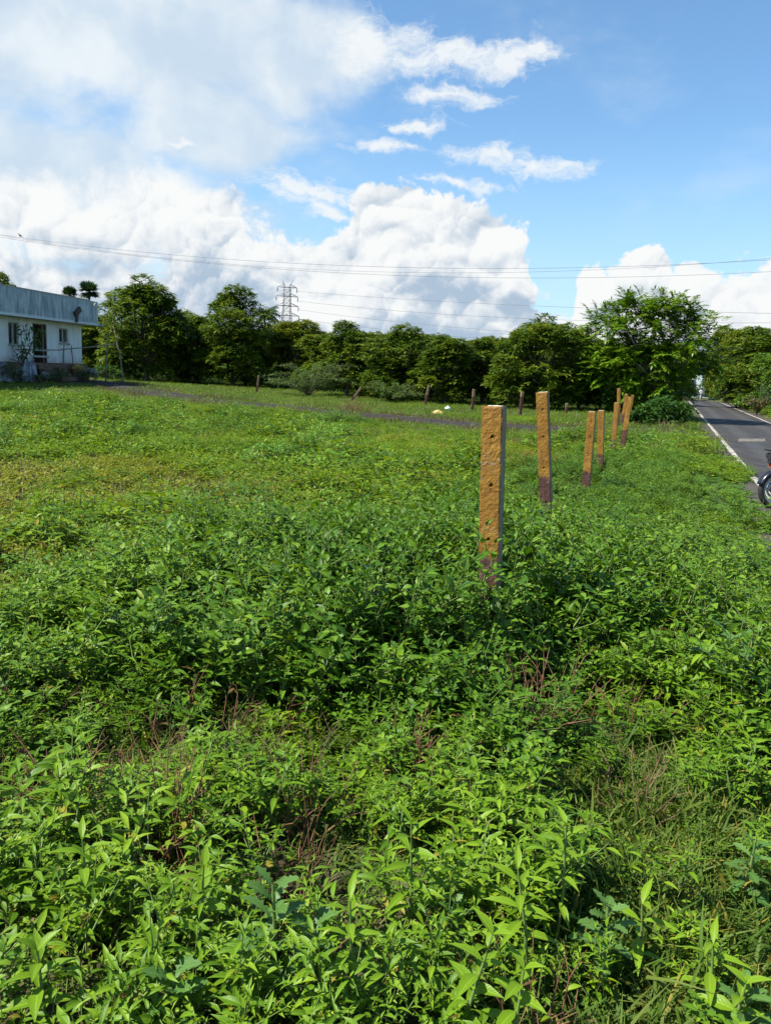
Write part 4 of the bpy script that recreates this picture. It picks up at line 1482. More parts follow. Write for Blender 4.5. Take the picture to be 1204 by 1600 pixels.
GP = 'ochre painted posts along the field edge'
fence_post((772, 634), (765, 900), (765, 868), 32.5, 'nearest and thickest ochre concrete post with bolt holes', GP)
fence_post((847, 612.5), (853, 790), (851, 744), 18.0, 'second ochre post from the viewer, leaning left', GP)
fence_post((924.5, 643), (914, 770), (917, 736), 12.2, 'short ochre post leaning right with dark red foot', GP)
fence_post((939, 641), (937, 726), (938, 710), 9.6, 'narrow upright ochre post next to the short leaning one', GP)
fence_post((963.5, 629), (956, 711), (958, 687), 8.0, 'slim ochre post leaning right before the tall thin one', GP, res=0)
fence_post((984, 620), (971, 702), (976, 672), 7.6, 'strongly right leaning ochre post in front of the bush', GP, res=0)
fence_post((966, 607), (965.5, 656), (966, 641), 5.0, 'tall thin upright ochre post beyond the lane', GP, y=27.5, res=0)
fence_post((978, 615), (972, 656), (975, 648), 5.0, 'ochre post top hidden behind the strongly leaning post', GP, y=29.5, res=0)
fence_post((988, 617), (980, 660), (983, 650), 4.4, 'farthest leaning ochre post against the dark bush', GP, y=32, res=0)
GB = 'weathered posts behind the lane'
for (tp, bs, zp, lab) in [
    ((404, 587), (401, 612), (402, 603), 'small rear post leaning right, leftmost beside the thorn shrub'),
    ((479, 590), (477, 613), (478, 606), 'rear post half hidden inside the grey green thorn shrub'),
    ((564, 606), (551, 623), (553, 620), 'rear post that has almost fallen over to the right'),
    ((669.5, 602), (664.5, 631), (666, 617), 'pale rear post just left of the yellow stone'),
    ((740, 608), (737.5, 638), (738.5, 620), 'dark red footed rear post left of the near post'),
    ((815.5, 612), (812, 648), (813, 620), 'dark rear post between the two nearest ochre posts'),
    ((885, 630), (884, 645), (884.5, 636), 'faint short rear post in the tree shade')]:
    y = float(gnd(bs[0], bs[1] + 2, .25)[1])
    fence_post(tp, bs, zp, 4, lab, GB, y=y, res=0, yaw=-10, front_only=False)


# ------------------------------------------------------------------ motorcycle (only its rear shows at the right margin)
def motorcycle():
    p = gnd(1207.5, 794)
    t = empty('motorcycle', (float(p[0]), float(p[1]), float(drop(p[1]))), R_(8), label='parked black motorcycle with red tail lamp cut by the right margin', cat='motorcycle')
    black = simple('black_paint', (.012, .014, .018), rough=.22, spec=.6)
    navy = simple('dark_blue_paint', (.008, .011, .018), rough=.25, spec=.6)
    rubber = simple('tyre_rubber', (.018, .018, .018), (.035, .033, .03), 12, rough=.85)
    alloy = simple('alloy_rim', (.34, .34, .31), (.42, .42, .40), 6, rough=.4, metal=.6)
    chrome = simple('chrome', (.62, .66, .70), rough=.15, metal=1.0)
    steel = simple('grey_engine_metal', (.20, .21, .22), (.28, .28, .28), 9, rough=.45, metal=.7)
    red = simple('red_lamp_lens', (.62, .06, .02), rough=.2, spec=.6)
    orange = simple('orange_lamp_lens', (.70, .22, .02), rough=.2, spec=.6)
    vinyl = simple('seat_vinyl', (.022, .022, .024), (.03, .03, .03), 20, rough=.55)
    turn = Matrix.Rotation(R_(90), 3, 'X')
    R = .295
    def wheel(x, disc):
        w = bpy.data.objects.new('wheel', None); COL.objects.link(w); w.parent = t; w.location = (x, 0, R)
        b = MB()
        prof = [(R - .085 * (1 - math.cos(a)) / 1.0 * .5 - .0, .045 * math.sin(a)) for a in np.linspace(-2.4, 2.4, 13)]
        b.lathe(prof, mat=turn, n=40); b.build('tyre', rubber, w)
        b = MB(); b.lathe([(R - .072, -.032), (R - .082, -.03), (R - .105, -.018), (R - .105, .018), (R - .082, .03), (R - .072, .032)], mat=turn, n=40)
        b.build('rim', alloy, w)
        b = MB(); b.lathe([(.012, -.07), (.075, -.06), (.085, -.035), (.085, .035), (.075, .06), (.012, .07)], mat=turn, n=24); b.build('hub', steel, w)
        for k in range(6):
            a = k * math.pi / 3
            b = MB(); c, s = math.cos(a), math.sin(a)
            b.tube([(c * .07, 0, s * .07), (c * .14 - s * .012, 0, s * .14 + c * .012), (c * .195, 0, s * .195)], [.022, .015, .018], 6); b.build('spoke', alloy, w)
        b = MB(); b.lathe([(.10, -.055), (.135, -.055), (.135, -.049), (.10, -.049), (.10, -.055)], mat=turn, n=32); b.build('brake_disc', chrome, w)
    wheel(0, True); wheel(1.29, True)
    # rear mudguard hugging the tyre
    b = MB()
    V, F = [], []
    na, nb = 18, 7
    for i in range(na + 1):
        a = R_(38) + R_(128) * i / na
        for j in range(nb):
            q = (j / (nb - 1) - .5) * 2
            rr = R + .030 - .030 * q * q
            V.append((math.cos(a) * rr, q * .075, R + math.sin(a) * rr))
    for i in range(na):
        for j in range(nb - 1):
            k = i * nb + j; F.append((k, k + 1, k + nb + 1, k + nb))
    b.add(V, F, 0, True); o = b.build('mudguard', navy, t); o.modifiers.new('thickness', 'SOLIDIFY').thickness = .006
    b = MB(); b.tube([(-.02, -.10, R), (.25, -.10, R + .02), (.50, -.09, R + .08)], .024, 8); b.tube([(-.02, .10, R), (.25, .10, R + .02), (.50, .09, R + .08)], .024, 8); b.build('swingarm', steel, t)
    for s in (-1, 1):
        b = MB(); b.tube([(.03, s * .13, R + .03), (.07, s * .13, R + .16), (.13, s * .13, R + .36)], [.032, .034, .022], 10); b.build('shock_absorber', chrome, t)
    b = MB(); b.tube([(-.19, 0, .81), (.10, 0, .83), (.35, 0, .80), (.62, 0, .82)], [.085, .13, .14, .11], 14); v = np.array(b.v); v[:, 2] = .80 + (v[:, 2] - .80) * .62; b.v = [tuple(q) for q in v]; b.build('seat', vinyl, t)
    b = MB(); b.tube([(-.17, 0, .74), (.05, 0, .70), (.30, 0, .66), (.55, 0, .64)], [.055, .10, .12, .10], 12); b.build('tail_panel', black, t)
    b = MB()
    for s in (-1, 1): b.tube([(.22, s * .14, .80), (.0, s * .15, .86), (-.20, s * .11, .90), (-.23, 0, .90)], .013, 8)
    b.build('grab_rail', black, t)
    b = MB(); b.box((-.125, 0, .665), (.04, .10, .045)); b.build('tail_lamp', red, t)
    for s in (-1, 1):
        b = MB(); b.tube([(.04, s * .07, .655), (.03, s * .15, .655)], .012, 6); b.lathe([(.004, -.03), (.035, -.02), (.038, .01), (.015, .03)], (.03, s * .19, .655), turn, 12)
        b.build('indicator', orange, t)
    b = MB(); b.box((-.145, 0, .585), (.012, .14, .09), rot=Matrix.Rotation(R_(-15), 3, 'Y')); b.build('number_plate', simple('plain_plate', (.10, .10, .10), rough=.5), t)
    b = MB(); b.tube([(.58, 0, .78), (.72, 0, .86), (.92, 0, .90), (1.02, 0, .84)], [.09, .15, .16, .07], 14); b.build('tank', navy, t)
    b = MB(); b.box((.66, 0, .42), (.36, .22, .26)); b.box((.78, 0, .58), (.20, .18, .16), rot=Matrix.Rotation(R_(15), 3, 'Y')); b.lathe([(.02, -.16), (.10, -.15), (.11, .15), (.02, .16)], (.60, 0, .38), turn, 18); b.build('engine', steel, t)
    b = MB(); b.tube([(.84, -.10, .48), (.86, -.14, .30), (.55, -.16, .24), (.2, -.17, .27), (-.12, -.17, .34)], [.02, .02, .022, .045, .05], 10); b.build('exhaust', chrome, t)
    b = MB(); b.tube([(.5, 0, .66), (.85, 0, .70), (1.06, 0, .86)], .022, 8); b.tube([(1.06, 0, .86), (.90, 0, .55), (.82, 0, .30), (.50, 0, .28)], .02, 8); b.build('frame', black, t)
    for s in (-1, 1):
        b = MB(); b.tube([(1.29, s * .09, R), (1.17, s * .09, .62), (1.06, s * .09, .96)], [.026, .024, .020], 10); b.build('fork_leg', chrome, t)
    b = MB(); b.tube([(.95, -.36, 1.02), (1.02, -.2, 1.04), (1.05, 0, 1.0), (1.02, .2, 1.04), (.95, .36, 1.02)], .013, 8); b.build('handlebar', black, t)
    b = MB(); b.lathe([(.02, -.09), (.07, -.07), (.09, .02), (.085, .05), (.01, .06)], (1.16, 0, .86), Matrix.Rotation(R_(90), 3, 'Y'), 18); b.build('headlight', chrome, t)
    for s in (-1, 1):
        b = MB(); b.tube([(1.0, s * .25, 1.03), (.98, s * .32, 1.18)], .006, 5); b.box((.97, s * .33, 1.21), (.02, .12, .07)); b.build('mirror', black, t)
    b = MB(); b.tube([(.35, .12, .30), (.33, .20, .12), (.32, .25, .01)], .012, 6); b.build('kickstand', steel, t)


motorcycle()


# ------------------------------------------------------------------ walker far down the road
def walker():
    y = 112.0
    p = dep(1093, 627, y); x = float(p[0]); z = float(drop(y))
    t = empty('person', (x, y, z), R_(200), label='distant person in a white shirt walking on the road', cat='person')
    skin = simple('skin', (.20, .11, .07)); white = simple('white_cotton', (.80, .80, .80)); grey = simple('grey_cloth', (.42, .40, .42)); hair = simple('black_hair', (.012, .010, .010))

    def skinned(name, verts, edges, radii, mat, parent, root=0):
        me = bpy.data.meshes.new(name)
        me.from_pydata(verts, edges, []); me.materials.append(mat)
        o = link(name, me, parent)
        sk = o.modifiers.new('skin', 'SKIN'); sub = o.modifiers.new('smooth', 'SUBSURF'); sub.levels = sub.render_levels = 1
        d = me.skin_vertices[0].data
        for i, r in enumerate(radii): d[i].radius = (r, r) if not hasattr(r, '__len__') else r
        d[root].use_root = True
        return o
    V = [(0, 0, .92), (0, 0, 1.12), (0, 0, 1.36), (0, 0, 1.48), (0, .01, 1.56), (0, .02, 1.66),
         (.10, 0, .90), (.11, .12, .50), (.11, .05, .09), (.11, .18, .04), (-.10, 0, .90), (-.11, -.02, .50), (-.11, -.20, .12), (-.11, -.10, .04),
         (.20, 0, 1.40), (.25, -.08, 1.14), (.25, .02, .90), (.25, .05, .80), (-.20, 0, 1.40), (-.25, .08, 1.14), (-.25, .16, .92), (-.25, .19, .83)]
    E = [(0, 1), (1, 2), (2, 3), (3, 4), (4, 5), (0, 6), (6, 7), (7, 8), (8, 9), (0, 10), (10, 11), (11, 12), (12, 13), (2, 14), (14, 15), (15, 16), (16, 17), (2, 18), (18, 19), (19, 20), (20, 21)]
    Rr = [.13, .12, .13, .055, .075, .085, .085, .058, .04, .035, .085, .058, .04, .035, .055, .042, .033, .035, .055, .042, .033, .035]
    skinned('body', V, E, Rr, skin, t)
    skinned('shirt', [V[0], V[1], V[2], (0, 0, 1.43), V[14], V[15], V[18], V[19]], [(0, 1), (1, 2), (2, 3), (2, 4), (4, 5), (2, 6), (6, 7)],
            [.165, .155, .165, .09, .08, .07, .08, .07], white, t)
    skinned('trousers', [(0, 0, .94), V[6], V[7], (.11, .05, .14), V[10], V[11], (-.11, -.18, .17)], [(0, 1), (1, 2), (2, 3), (0, 4), (4, 5), (5, 6)], [.15, .11, .085, .075, .11, .085, .075], grey, t)
    b = MB(); b.lathe([(.01, .115), (.06, .105), (.095, .06), (.10, .0), (.09, -.03)], (0, .0, 1.675), n=14); b.build('hair', hair, t)


walker()

# ------------------------------------------------------------------ ground plants: prototypes
PR = random.Random(3)


def add_shoot(b, g, o, top, nn, leaf, lb, az0, t0=.25, lean=0.0, top_leaf=.55, small_top=True, mi=0, srad=.0032, el=(.15, .55), spread=1.0):
    """one stem from o to top with nn opposite leaf pairs"""
    o = np.array(o, float); top = np.array(top, float)
    bend = g.normal(0, .03, 3) * np.array([1, 1, 0])
    P = [o, (o + top) / 2 + bend, top]
    b.tube(P, [srad * 1.3, srad, srad * .6], 3, 1)
    D, T, S = [], [], []
    ax = (top - o) / np.linalg.norm(top - o)
    for k in range(nn):
        u = t0 + (1 - t0) * (k / max(1, nn - 1)) ** .8
        c = (1 - u) ** 2 * P[0] + 2 * u * (1 - u) * (P[1] * 2 - (P[0] + P[2]) / 2) + u * u * P[2]
        size = leaf * (.55 + .75 * math.sin(math.pi * min(1, .25 + .62 * k / max(1, nn - 1)))) * (1 if k < nn - 1 else top_leaf)
        a = az0 + k * 1.57 + g.normal(0, .2)
        e0 = el[0] + (el[1] - el[0]) * k / max(1, nn - 1)
        for s in (0, math.pi):
            e = e0 + g.normal(0, .16)
            d = np.array([math.cos(a + s) * math.cos(e), math.sin(a + s) * math.cos(e), math.sin(e)]) + ax * .12
            D.append(d); T.append(c + d * .012); S.append(size * g.uniform(.8, 1.15))
    if small_top:
        for k in range(3):
            a = g.uniform(0, 6.28); e = g.uniform(.6, 1.2)
            D.append(np.array([math.cos(a) * math.cos(e), math.sin(a) * math.cos(e), math.sin(e)])); T.append(top); S.append(leaf * .42)
    D = np.array(D)
    b.batch(lb, frames(D, g.normal(0, .22, len(D))) * np.array(S)[:, None, None], np.array(T), mi)


def herb(name, seed, h, leaf, lb, mat, stems=3, nn=6, branches=3, spread=.10):
    g = np.random.default_rng(seed)
    b = LB()
    for s in range(stems):
        a = g.uniform(0, 6.28); hh = h * g.uniform(.72, 1.05)
        o = np.array([math.cos(a), math.sin(a), 0]) * g.uniform(0, spread * .5); o[2] = -.04
        top = o + np.array([math.cos(a) * spread * g.uniform(.3, 1.6), math.sin(a) * spread * g.uniform(.3, 1.6), hh])
        add_shoot(b, g, o, top, nn, leaf, lb, a, .30)
        for k in range(branches):
            u = g.uniform(.35, .75); st = o + (top - o) * u; a2 = g.uniform(0, 6.28)
            e = st + np.array([math.cos(a2) * .13, math.sin(a2) * .13, g.uniform(.08, .16)]) * g.uniform(.7, 1.2)
            add_shoot(b, g, st, e, 3, leaf * .72, lb, a2, .45)
    return b.mesh(name, [M[mat], M['stem']])


def clump(name, seed, r, h, leaf, lb, mat, shoots=12, nn=3):
    g = np.random.default_rng(seed)
    b = LB()
    for s in range(shoots):
        a = g.uniform(0, 6.28); rr = r * math.sqrt(g.uniform(0, 1))
        o = np.array([math.cos(a) * rr * .7, math.sin(a) * rr * .7, -.03])
        hh = h * g.uniform(.5, 1.0) * (1 - .45 * (rr / r) ** 2)
        top = np.array([math.cos(a) * rr, math.sin(a) * rr, hh])
        add_shoot(b, g, o, top, nn, leaf * g.uniform(.8, 1.2), lb, a, .45, small_top=False, top_leaf=.8)
    return b.mesh(name, [M[mat], M['stem']])


def tuft(name, seed, h, mat, blades=26, r=.07, wid=.0045, lay=.55):
    g = np.random.default_rng(seed)
    b = LB()
    V, F, UV = [], [], []
    for k in range(blades):
        a = g.uniform(0, 6.28); rr = r * math.sqrt(g.uniform(0, 1)); L = h * g.uniform(.5, 1.15)
        d = np.array([math.cos(a), math.sin(a), 0]); side = np.array([-d[1], d[0], 0])
        tw = g.uniform(-.8, .8); side = side * math.cos(tw) + np.array([0, 0, 1]) * math.sin(tw) * .5
        o = np.array([g.normal(0, r), g.normal(0, r), -.02]); be = lay * g.uniform(.3, 1.4)
        base = len(V)
        for i in range(4):
            u = i / 3
            p = o + d * (L * be * u ** 1.6) + np.array([0, 0, L * (u - .38 * be * u * u)])
            w = wid * (1, 1.05, .75, .12)[i] * g.uniform(.9, 1.1)
            V += [p - side * w, p + side * w]; UV += [(0, u), (1, u)]
        for i in range(3): F.append((base + 2 * i, base + 2 * i + 1, base + 2 * i + 3, base + 2 * i + 2))
    b.raw(V, F, UV)
    return b.mesh(name, [M[mat]])


def twigs(name, seed, h, n, mat, r=.12, rad=.0028, leaves=0):
    g = np.random.default_rng(seed)
    b = LB()
    for k in range(n):
        a = g.uniform(0, 6.28); rr = r * g.uniform(0, 1); L = h * g.uniform(.5, 1.1)
        o = np.array([math.cos(a) * rr * .5, math.sin(a) * rr * .5, -.03])
        lean = g.uniform(.0, .75); a2 = a + g.normal(0, .6)
        q = [o]
        for i in range(1, 4):
            q.append(o + np.array([math.cos(a2) * lean * L * i / 3, math.sin(a2) * lean * L * i / 3, L * (i / 3) * (1 - .18 * lean * i)]) + g.normal(0, .014, 3))
        b.tube(q, [rad * 1.2, rad, rad * .8, rad * .4], 4)
        for j in range(2):
            st = q[2] if j else q[1]
            e = st + np.array([math.cos(a2 + (1.2 if j else -1.2)), math.sin(a2 + (1.2 if j else -1.2)), .9]) * L * .20 * g.uniform(.6, 1.3)
            b.tube([st, (st + e) / 2 + g.normal(0, .01, 3), e], [rad * .7, rad * .55, rad * .3], 3)
    return b.mesh(name, [M[mat]])


def lobed_plant(name, seed, r, h, n, leaf):
    g = np.random.default_rng(seed)
    b = LB()
    D, T, S = [], [], []
    for k in range(n):
        a = k * 2.4 + g.normal(0, .2); u = k / n
        e = .05 + 1.0 * u + g.normal(0, .12)
        D.append([math.cos(a) * math.cos(e), math.sin(a) * math.cos(e), math.sin(e)]); T.append([0, 0, h * (.25 + .7 * u)]); S.append(leaf * (1.1 - .55 * u) * g.uniform(.85, 1.1))
    b.tube([(0, 0, -.05), (0.01, 0, h * .5), (0, 0, h)], [.007, .006, .004], 5, 1)
    D = np.array(D, float)
    b.batch(LOBED, frames(D, g.normal(0, .25, n)) * np.array(S)[:, None, None], np.array(T))
    return b.mesh(name, [M['lobed'], M['stem']])


def proto_set(name, meshes):
    c = bpy.data.collections.new(name)
    for i, me in enumerate(meshes):
        o = bpy.data.objects.new('%s_%02d' % (name, i), me)
        c.objects.link(o)
    return c


PS = {
    'light': proto_set('proto_light', [herb('herb', 200 + i, .40 + .03 * i, .086, LANCE_HI, 'herb_light', 3, 7, 3, .11) for i in range(5)]
                       + [herb('herb', 210 + i, .34, .072, OVATE_HI, 'herb_light', 3, 5, 3, .12) for i in range(2)]),
    'deep': proto_set('proto_deep', [herb('herb', 230 + i, .50 + .03 * i, .062, BROAD_MD, 'herb_deep', 3, 7, 5, .14) for i in range(4)]
                      + [herb('herb', 240 + i, .46, .070, OVATE_MD, 'herb_deep', 3, 7, 5, .13) for i in range(3)]),
    'field': proto_set('proto_field', [clump('clump', 250 + i, .22, .26, .075, OVATE_LO, 'herb_field', 13, 3) for i in range(5)]),
    'yellow': proto_set('proto_yellow', [clump('clump', 260 + i, .20, .17, .060, OVATE_LO, 'herb_yellow', 14, 3) for i in range(4)]),
    'mix': proto_set('proto_mix', [lobed_plant('lobed_plant', 330 + i, .2, .32, 14, .10) for i in range(2)] + [clump('clump', 335 + i, .20, .36, .040, OVATE_MD, 'herb_light', 30, 4) for i in range(2)] + [tuft('tuft', 338, .42, 'grass', 14, .05, .005, .5)]),
    'mound': proto_set('proto_mound', [clump('clump', 265 + i, .38, .42, .075, BROAD_MD if i % 2 else OVATE_MD, 'herb_field' if i < 2 else 'herb_deep', 36, 3) for i in range(4)]),
    'far': proto_set('proto_far', [clump('clump', 270 + i, .36, .34, .13, OVATE_LO, 'herb_field', 14, 2) for i in range(4)]),
    'grass': proto_set('proto_grass', [tuft('tuft', 280 + i, .125, 'grass', 34, .05, .0052, 1.1) for i in range(4)]),
    'grassy': proto_set('proto_grass_yellow', [tuft('tuft', 290 + i, .17, 'grass_yellow', 26, .09, .006, .7) for i in range(3)]),
    'fargrass': proto_set('proto_far_grass', [tuft('tuft', 295 + i, .24, 'grass_far', 48, .26, .010, .8) for i in range(3)]),
    'dry': proto_set('proto_dry', [tuft('tuft', 300 + i, .28, 'grass_dry', 24, .14, .009, .5) for i in range(3)]
                     + [twigs('twigs', 305, .32, 14, 'straw', .15, .004)]),
    'twig': proto_set('proto_twig', [twigs('twigs', 310 + i, .34, 9, 'red_stem', .14) for i in range(3)] + [twigs('twigs', 315, .36, 8, 'straw', .14, .0025)]),
}


def scatter(name, coll, P, rz, scale, tilt, label=None):
    n = len(P)
    me = bpy.data.meshes.new(name)
    me.vertices.add(n); me.vertices.foreach_set('co', np.asarray(P, np.float32).ravel())
    g = np.random.default_rng(len(name) + n)
    rot = np.zeros((n, 3), np.float32); rot[:, 2] = rz; rot[:, 0] = g.normal(0, tilt, n); rot[:, 1] = g.normal(0, tilt, n)
    a = me.attributes.new('rot', 'FLOAT_VECTOR', 'POINT'); a.data.foreach_set('vector', rot.ravel())
    sc = np.asarray(scale, np.float32)
    if sc.ndim == 1: sc = np.repeat(sc[:, None], 3, 1)
    a = me.attributes.new('scl', 'FLOAT_VECTOR', 'POINT'); a.data.foreach_set('vector', np.ascontiguousarray(sc).ravel())
    a = me.attributes.new('idx', 'INT', 'POINT'); a.data.foreach_set('value', g.integers(0, len(coll.objects), n).astype(np.int32))
    o = link(name, me)
    ng = bpy.data.node_groups.new(name, 'GeometryNodeTree')
    ng.interface.new_socket('Geometry', in_out='INPUT', socket_type='NodeSocketGeometry')
    ng.interface.new_socket('Geometry', in_out='OUTPUT', socket_type='NodeSocketGeometry')
    gi = nd(ng, 'NodeGroupInput'); go = nd(ng, 'NodeGroupOutput')
    ci = nd(ng, 'GeometryNodeCollectionInfo', {'Collection': coll, 'Separate Children': True, 'Reset Children': True})
    ar = nd(ng, 'GeometryNodeInputNamedAttribute', {'Name': 'rot'}, data_type='FLOAT_VECTOR')
    asc = nd(ng, 'GeometryNodeInputNamedAttribute', {'Name': 'scl'}, data_type='FLOAT_VECTOR')
    ai = nd(ng, 'GeometryNodeInputNamedAttribute', {'Name': 'idx'}, data_type='INT')
    e2r = nd(ng, 'FunctionNodeEulerToRotation', {0: ar.outputs[0]})
    ip = nd(ng, 'GeometryNodeInstanceOnPoints', {'Points': gi.outputs[0], 'Instance': ci.outputs[0], 'Pick Instance': True,
                                                 'Instance Index': ai.outputs[0], 'Rotation': e2r.outputs[0], 'Scale': asc.outputs[0]})
    ng.links.new(ip.outputs[0], go.inputs[0])
    md = o.modifiers.new('scatter', 'NODES'); md.node_group = ng
    return tag(o, label, None, None, 'stuff')


# ------------------------------------------------------------------ where plants grow
def grid_pts(x0, x1, y0, y1, step, seed):
    g = np.random.default_rng(seed)
    X, Y = np.meshgrid(np.arange(x0, x1, step), np.arange(y0, y1, step))
    X = X + g.uniform(-.5, .5, X.shape) * step; Y = Y + g.uniform(-.5, .5, Y.shape) * step
    X, Y = X.ravel(), Y.ravel()
    return X, Y, g.random(len(X)), g


def fan(x, y, m=1.6):
    return (np.abs(x) < .56 * y + m) & (y > .55)


def free(x, y, edge=2.0):
    r = road_d(x, y)
    ok = (r < -(edge - .28 * sstep(14, 17, y)) - .6 * (vnoise(x, y, 1.3, 6) - .5)) | (r > edge + .3)
    house_ = (y > 27) & (y < 45.6) & (x < -16.25 - (44 - y) * .155)
    steps = (np.abs(x + 16.2) < 1.3) & (np.abs(y - 39.6) < 1.4)
    return ok & ~house_ & ~steps


fence_x = lambda y: -.85 + .335 * y


def lush(x, y):
    df = x - fence_x(y)
    db = -3.2 + .2 * (y - 4.9)
    n = (fnoise(x, y, .9, 12) - .5) * 1.6
    l = sstep(db - .5, db + .6, df + n)
    return np.where(y < 3.6, np.maximum(l, .85), l) * sstep(24, 15, y)


def hollow(x, y):
    h = 1.15 * np.exp(-(((x - 1.02) / .40) ** 2 + ((y - 3.55) / .34) ** 2))
    h = np.maximum(h, np.exp(-(((x + .42) / .36) ** 2 + ((y - 3.25) / .20) ** 2)))
    h = np.maximum(h, .7 * np.exp(-(((x + 1.25) / .30) ** 2 + ((y - 2.65) / .22) ** 2)))
    return np.minimum(h, 1)


def grass_zone(x, y):
    return sstep(-.10, .16, x - (.27 + .42 * (y - 1.7)) + (fnoise(x, y, 1.8, 20) - .5) * .40) * sstep(3.35, 2.95, y + (fnoise(x, y, 2.0, 22) - .5) * .7)


def tallness(x, y):
    """relative plant height in the thick growth"""
    n = fnoise(x, y, 1.1, 30)
    df = x - fence_x(y)
    hump = np.exp(-((df + .7) / 1.4) ** 2) * sstep(3.2, 4.1, y) * sstep(7.6, 5.2, y)
    n2 = fnoise(x, y, 2.6, 31)
    t = .40 + .40 * n + .28 * n2 + .58 * hump
    t = t + .06 * np.exp(-(((x - .42) / .55) ** 2 + ((y - 3.75) / .45) ** 2)) - .26 * sstep(2.5, 1.3, y)
    t = t * (1 - .28 * sstep(2.3, 2.7, y) * sstep(3.5, 3.1, y)) * (1 - .80 * hollow(x, y))
    t = t * (1 - .55 * sstep(-3.4, -2.3, road_d(x, y)) * sstep(6, 8, y))
    return t * (1 - .38 * sstep(5.5, 9, y))


def make_cover():
    # thick herbs close by
    X, Y, U, g = grid_pts(-7, 12, .6, 17.5, .130, 41)
    L = lush(X, Y); G = grass_zone(X, Y); Tn = tallness(X, Y)
    keep = fan(X, Y, 1.2) & free(X, Y, 2.05) & (U < L * (1 - .93 * G) * (1 - .85 * hollow(X, Y)) * np.where(Y > 9, .62, .95) * (.05 + 1.55 * sstep(.22, .62, fnoise(X, Y, 2.2, 33))))
    # keep the ground just before the lens clear of anything that would stand in it
    keep &= ~((np.hypot(X, Y) < 1.0))
    X, Y, Tn = X[keep], Y[keep], Tn[keep]
    pl = sstep(4.6, 2.6, Y + (fnoise(X, Y, 1.2, 44) - .5) * 2.6 - .25 * np.maximum(0, X - .5))      # light kind close to the viewer
    is_l = g.random(len(X)) < np.clip(pl, .12, .97)
    Z = gz(X, Y)
    for nm, sel, ps in (('light_herb_cover', is_l, 'light'), ('deep_herb_cover', ~is_l, 'deep')):
        n = int(sel.sum()); hs = Tn[sel] * g.uniform(.78, 1.18, n) * 1.12
        ws = np.clip(hs, .62, 1.1) * g.uniform(.85, 1.1, n) * (1 - .22 * sstep(2.4, 1.3, Y[sel]))
        scatter(nm, PS[ps], np.stack([X[sel], Y[sel], Z[sel]], 1), g.uniform(0, 6.28, n), np.stack([ws, ws, hs], 1), .16)
    # other kinds mixed in: lobed weeds and small leaved creepers
    X, Y, U, g = grid_pts(-4, 5, 1.1, 8, .24, 61)
    keep = fan(X, Y, 1.0) & free(X, Y) & (U < .30 * sstep(.42, .62, fnoise(X, Y, 1.3, 120))) & (hollow(X, Y) < .4)
    X, Y = X[keep], Y[keep]; n = len(X); s = g.uniform(.6, 1.15, n) * np.clip(tallness(X, Y) * 1.15, .5, 1.2)
    scatter('mixed_weed_cover', PS['mix'], np.stack([X, Y, gz(X, Y)], 1), g.uniform(0, 6.28, n), s, .15)
    # low field clumps: green
    X, Y, U, g = grid_pts(-24, 16, 3.2, 31, .20, 42)
    L = lush(X, Y); pn = fnoise(X, Y, .55, 50); LD = lane_d(X, Y)
    yel = sstep(13.5, 10.5, Y) * (1 - L)
    dens = (1 - .85 * L) * np.where(yel > .5, .08 + .75 * sstep(.50, .66, pn), .16 + .75 * sstep(.40, .60, pn))
    dens = np.where(Y > 15, np.maximum(dens, .22 + .65 * sstep(.38, .58, pn)), dens)
    keep = fan(X, Y) & free(X, Y) & (U < dens) & (LD > 2.0 + 1.0 * (vnoise(X, Y, .8, 9) - .3))
    far = Y > 32
    X, Y, pn = X[keep], Y[keep], pn[keep]; n = len(X)
    s = g.uniform(.6, 1.15, n) * (.62 + .75 * pn) * (1 - .35 * sstep(13, 19, Y)) * (1 - .45 * sstep(4.5, 2.4, lane_d(X, Y)))
    scatter('field_herb_cover', PS['field'], np.stack([X, Y, gz(X, Y)], 1), g.uniform(0, 6.28, n), np.stack([s * 1.1, s * 1.1, s], 1), .12)
    # taller rounded mounds of the same herb, in drifts
    X, Y, U, g = grid_pts(-22, 12, 5.2, 29, .42, 52)
    L = lush(X, Y); pn = fnoise(X, Y, .42, 55); LD = lane_d(X, Y)
    keep = fan(X, Y) & free(X, Y) & (U < .70 * (1 - .9 * L) * sstep(.42, .60, pn)) & (LD > 2.6)
    X, Y = X[keep], Y[keep]; n = len(X); s = g.uniform(.5, 1.45, n) * (1 - .45 * sstep(5.0, 2.6, lane_d(X, Y)))
    scatter('herb_mound_cover', PS['mound'], np.stack([X, Y, gz(X, Y)], 1), g.uniform(0, 6.28, n), np.stack([s * 1.05, s * 1.05, s], 1), .10)
    # yellowish low herbs
    X, Y, U, g = grid_pts(-14, 8, 2.8, 21, .16, 43)
    L = lush(X, Y); pn = fnoise(X, Y, .5, 60)
    keep = fan(X, Y) & free(X, Y) & (U < (1 - L) * (.40 + .75 * sstep(.35, .6, pn)) * sstep(21, 14, Y))
    X, Y = X[keep], Y[keep]; n = len(X); s = g.uniform(.6, 1.15, n)
    scatter('yellow_herb_cover', PS['yellow'], np.stack([X, Y, gz(X, Y)], 1), g.uniform(0, 6.28, n), s, .12)
    # yellowish grass between
    X, Y, U, g = grid_pts(-22, 14, 2.6, 26, .17, 45)
    L = lush(X, Y); LD = lane_d(X, Y)
    keep = fan(X, Y) & free(X, Y) & (U < (1 - L) * .8) & (LD > 1.9)
    X, Y = X[keep], Y[keep]; n = len(X); s = g.uniform(.5, 1.05, n) * (1 - .4 * sstep(13, 20, Y))
    scatter('yellow_grass_cover', PS['grassy'], np.stack([X, Y, gz(X, Y)], 1), g.uniform(0, 6.28, n), s, .15)
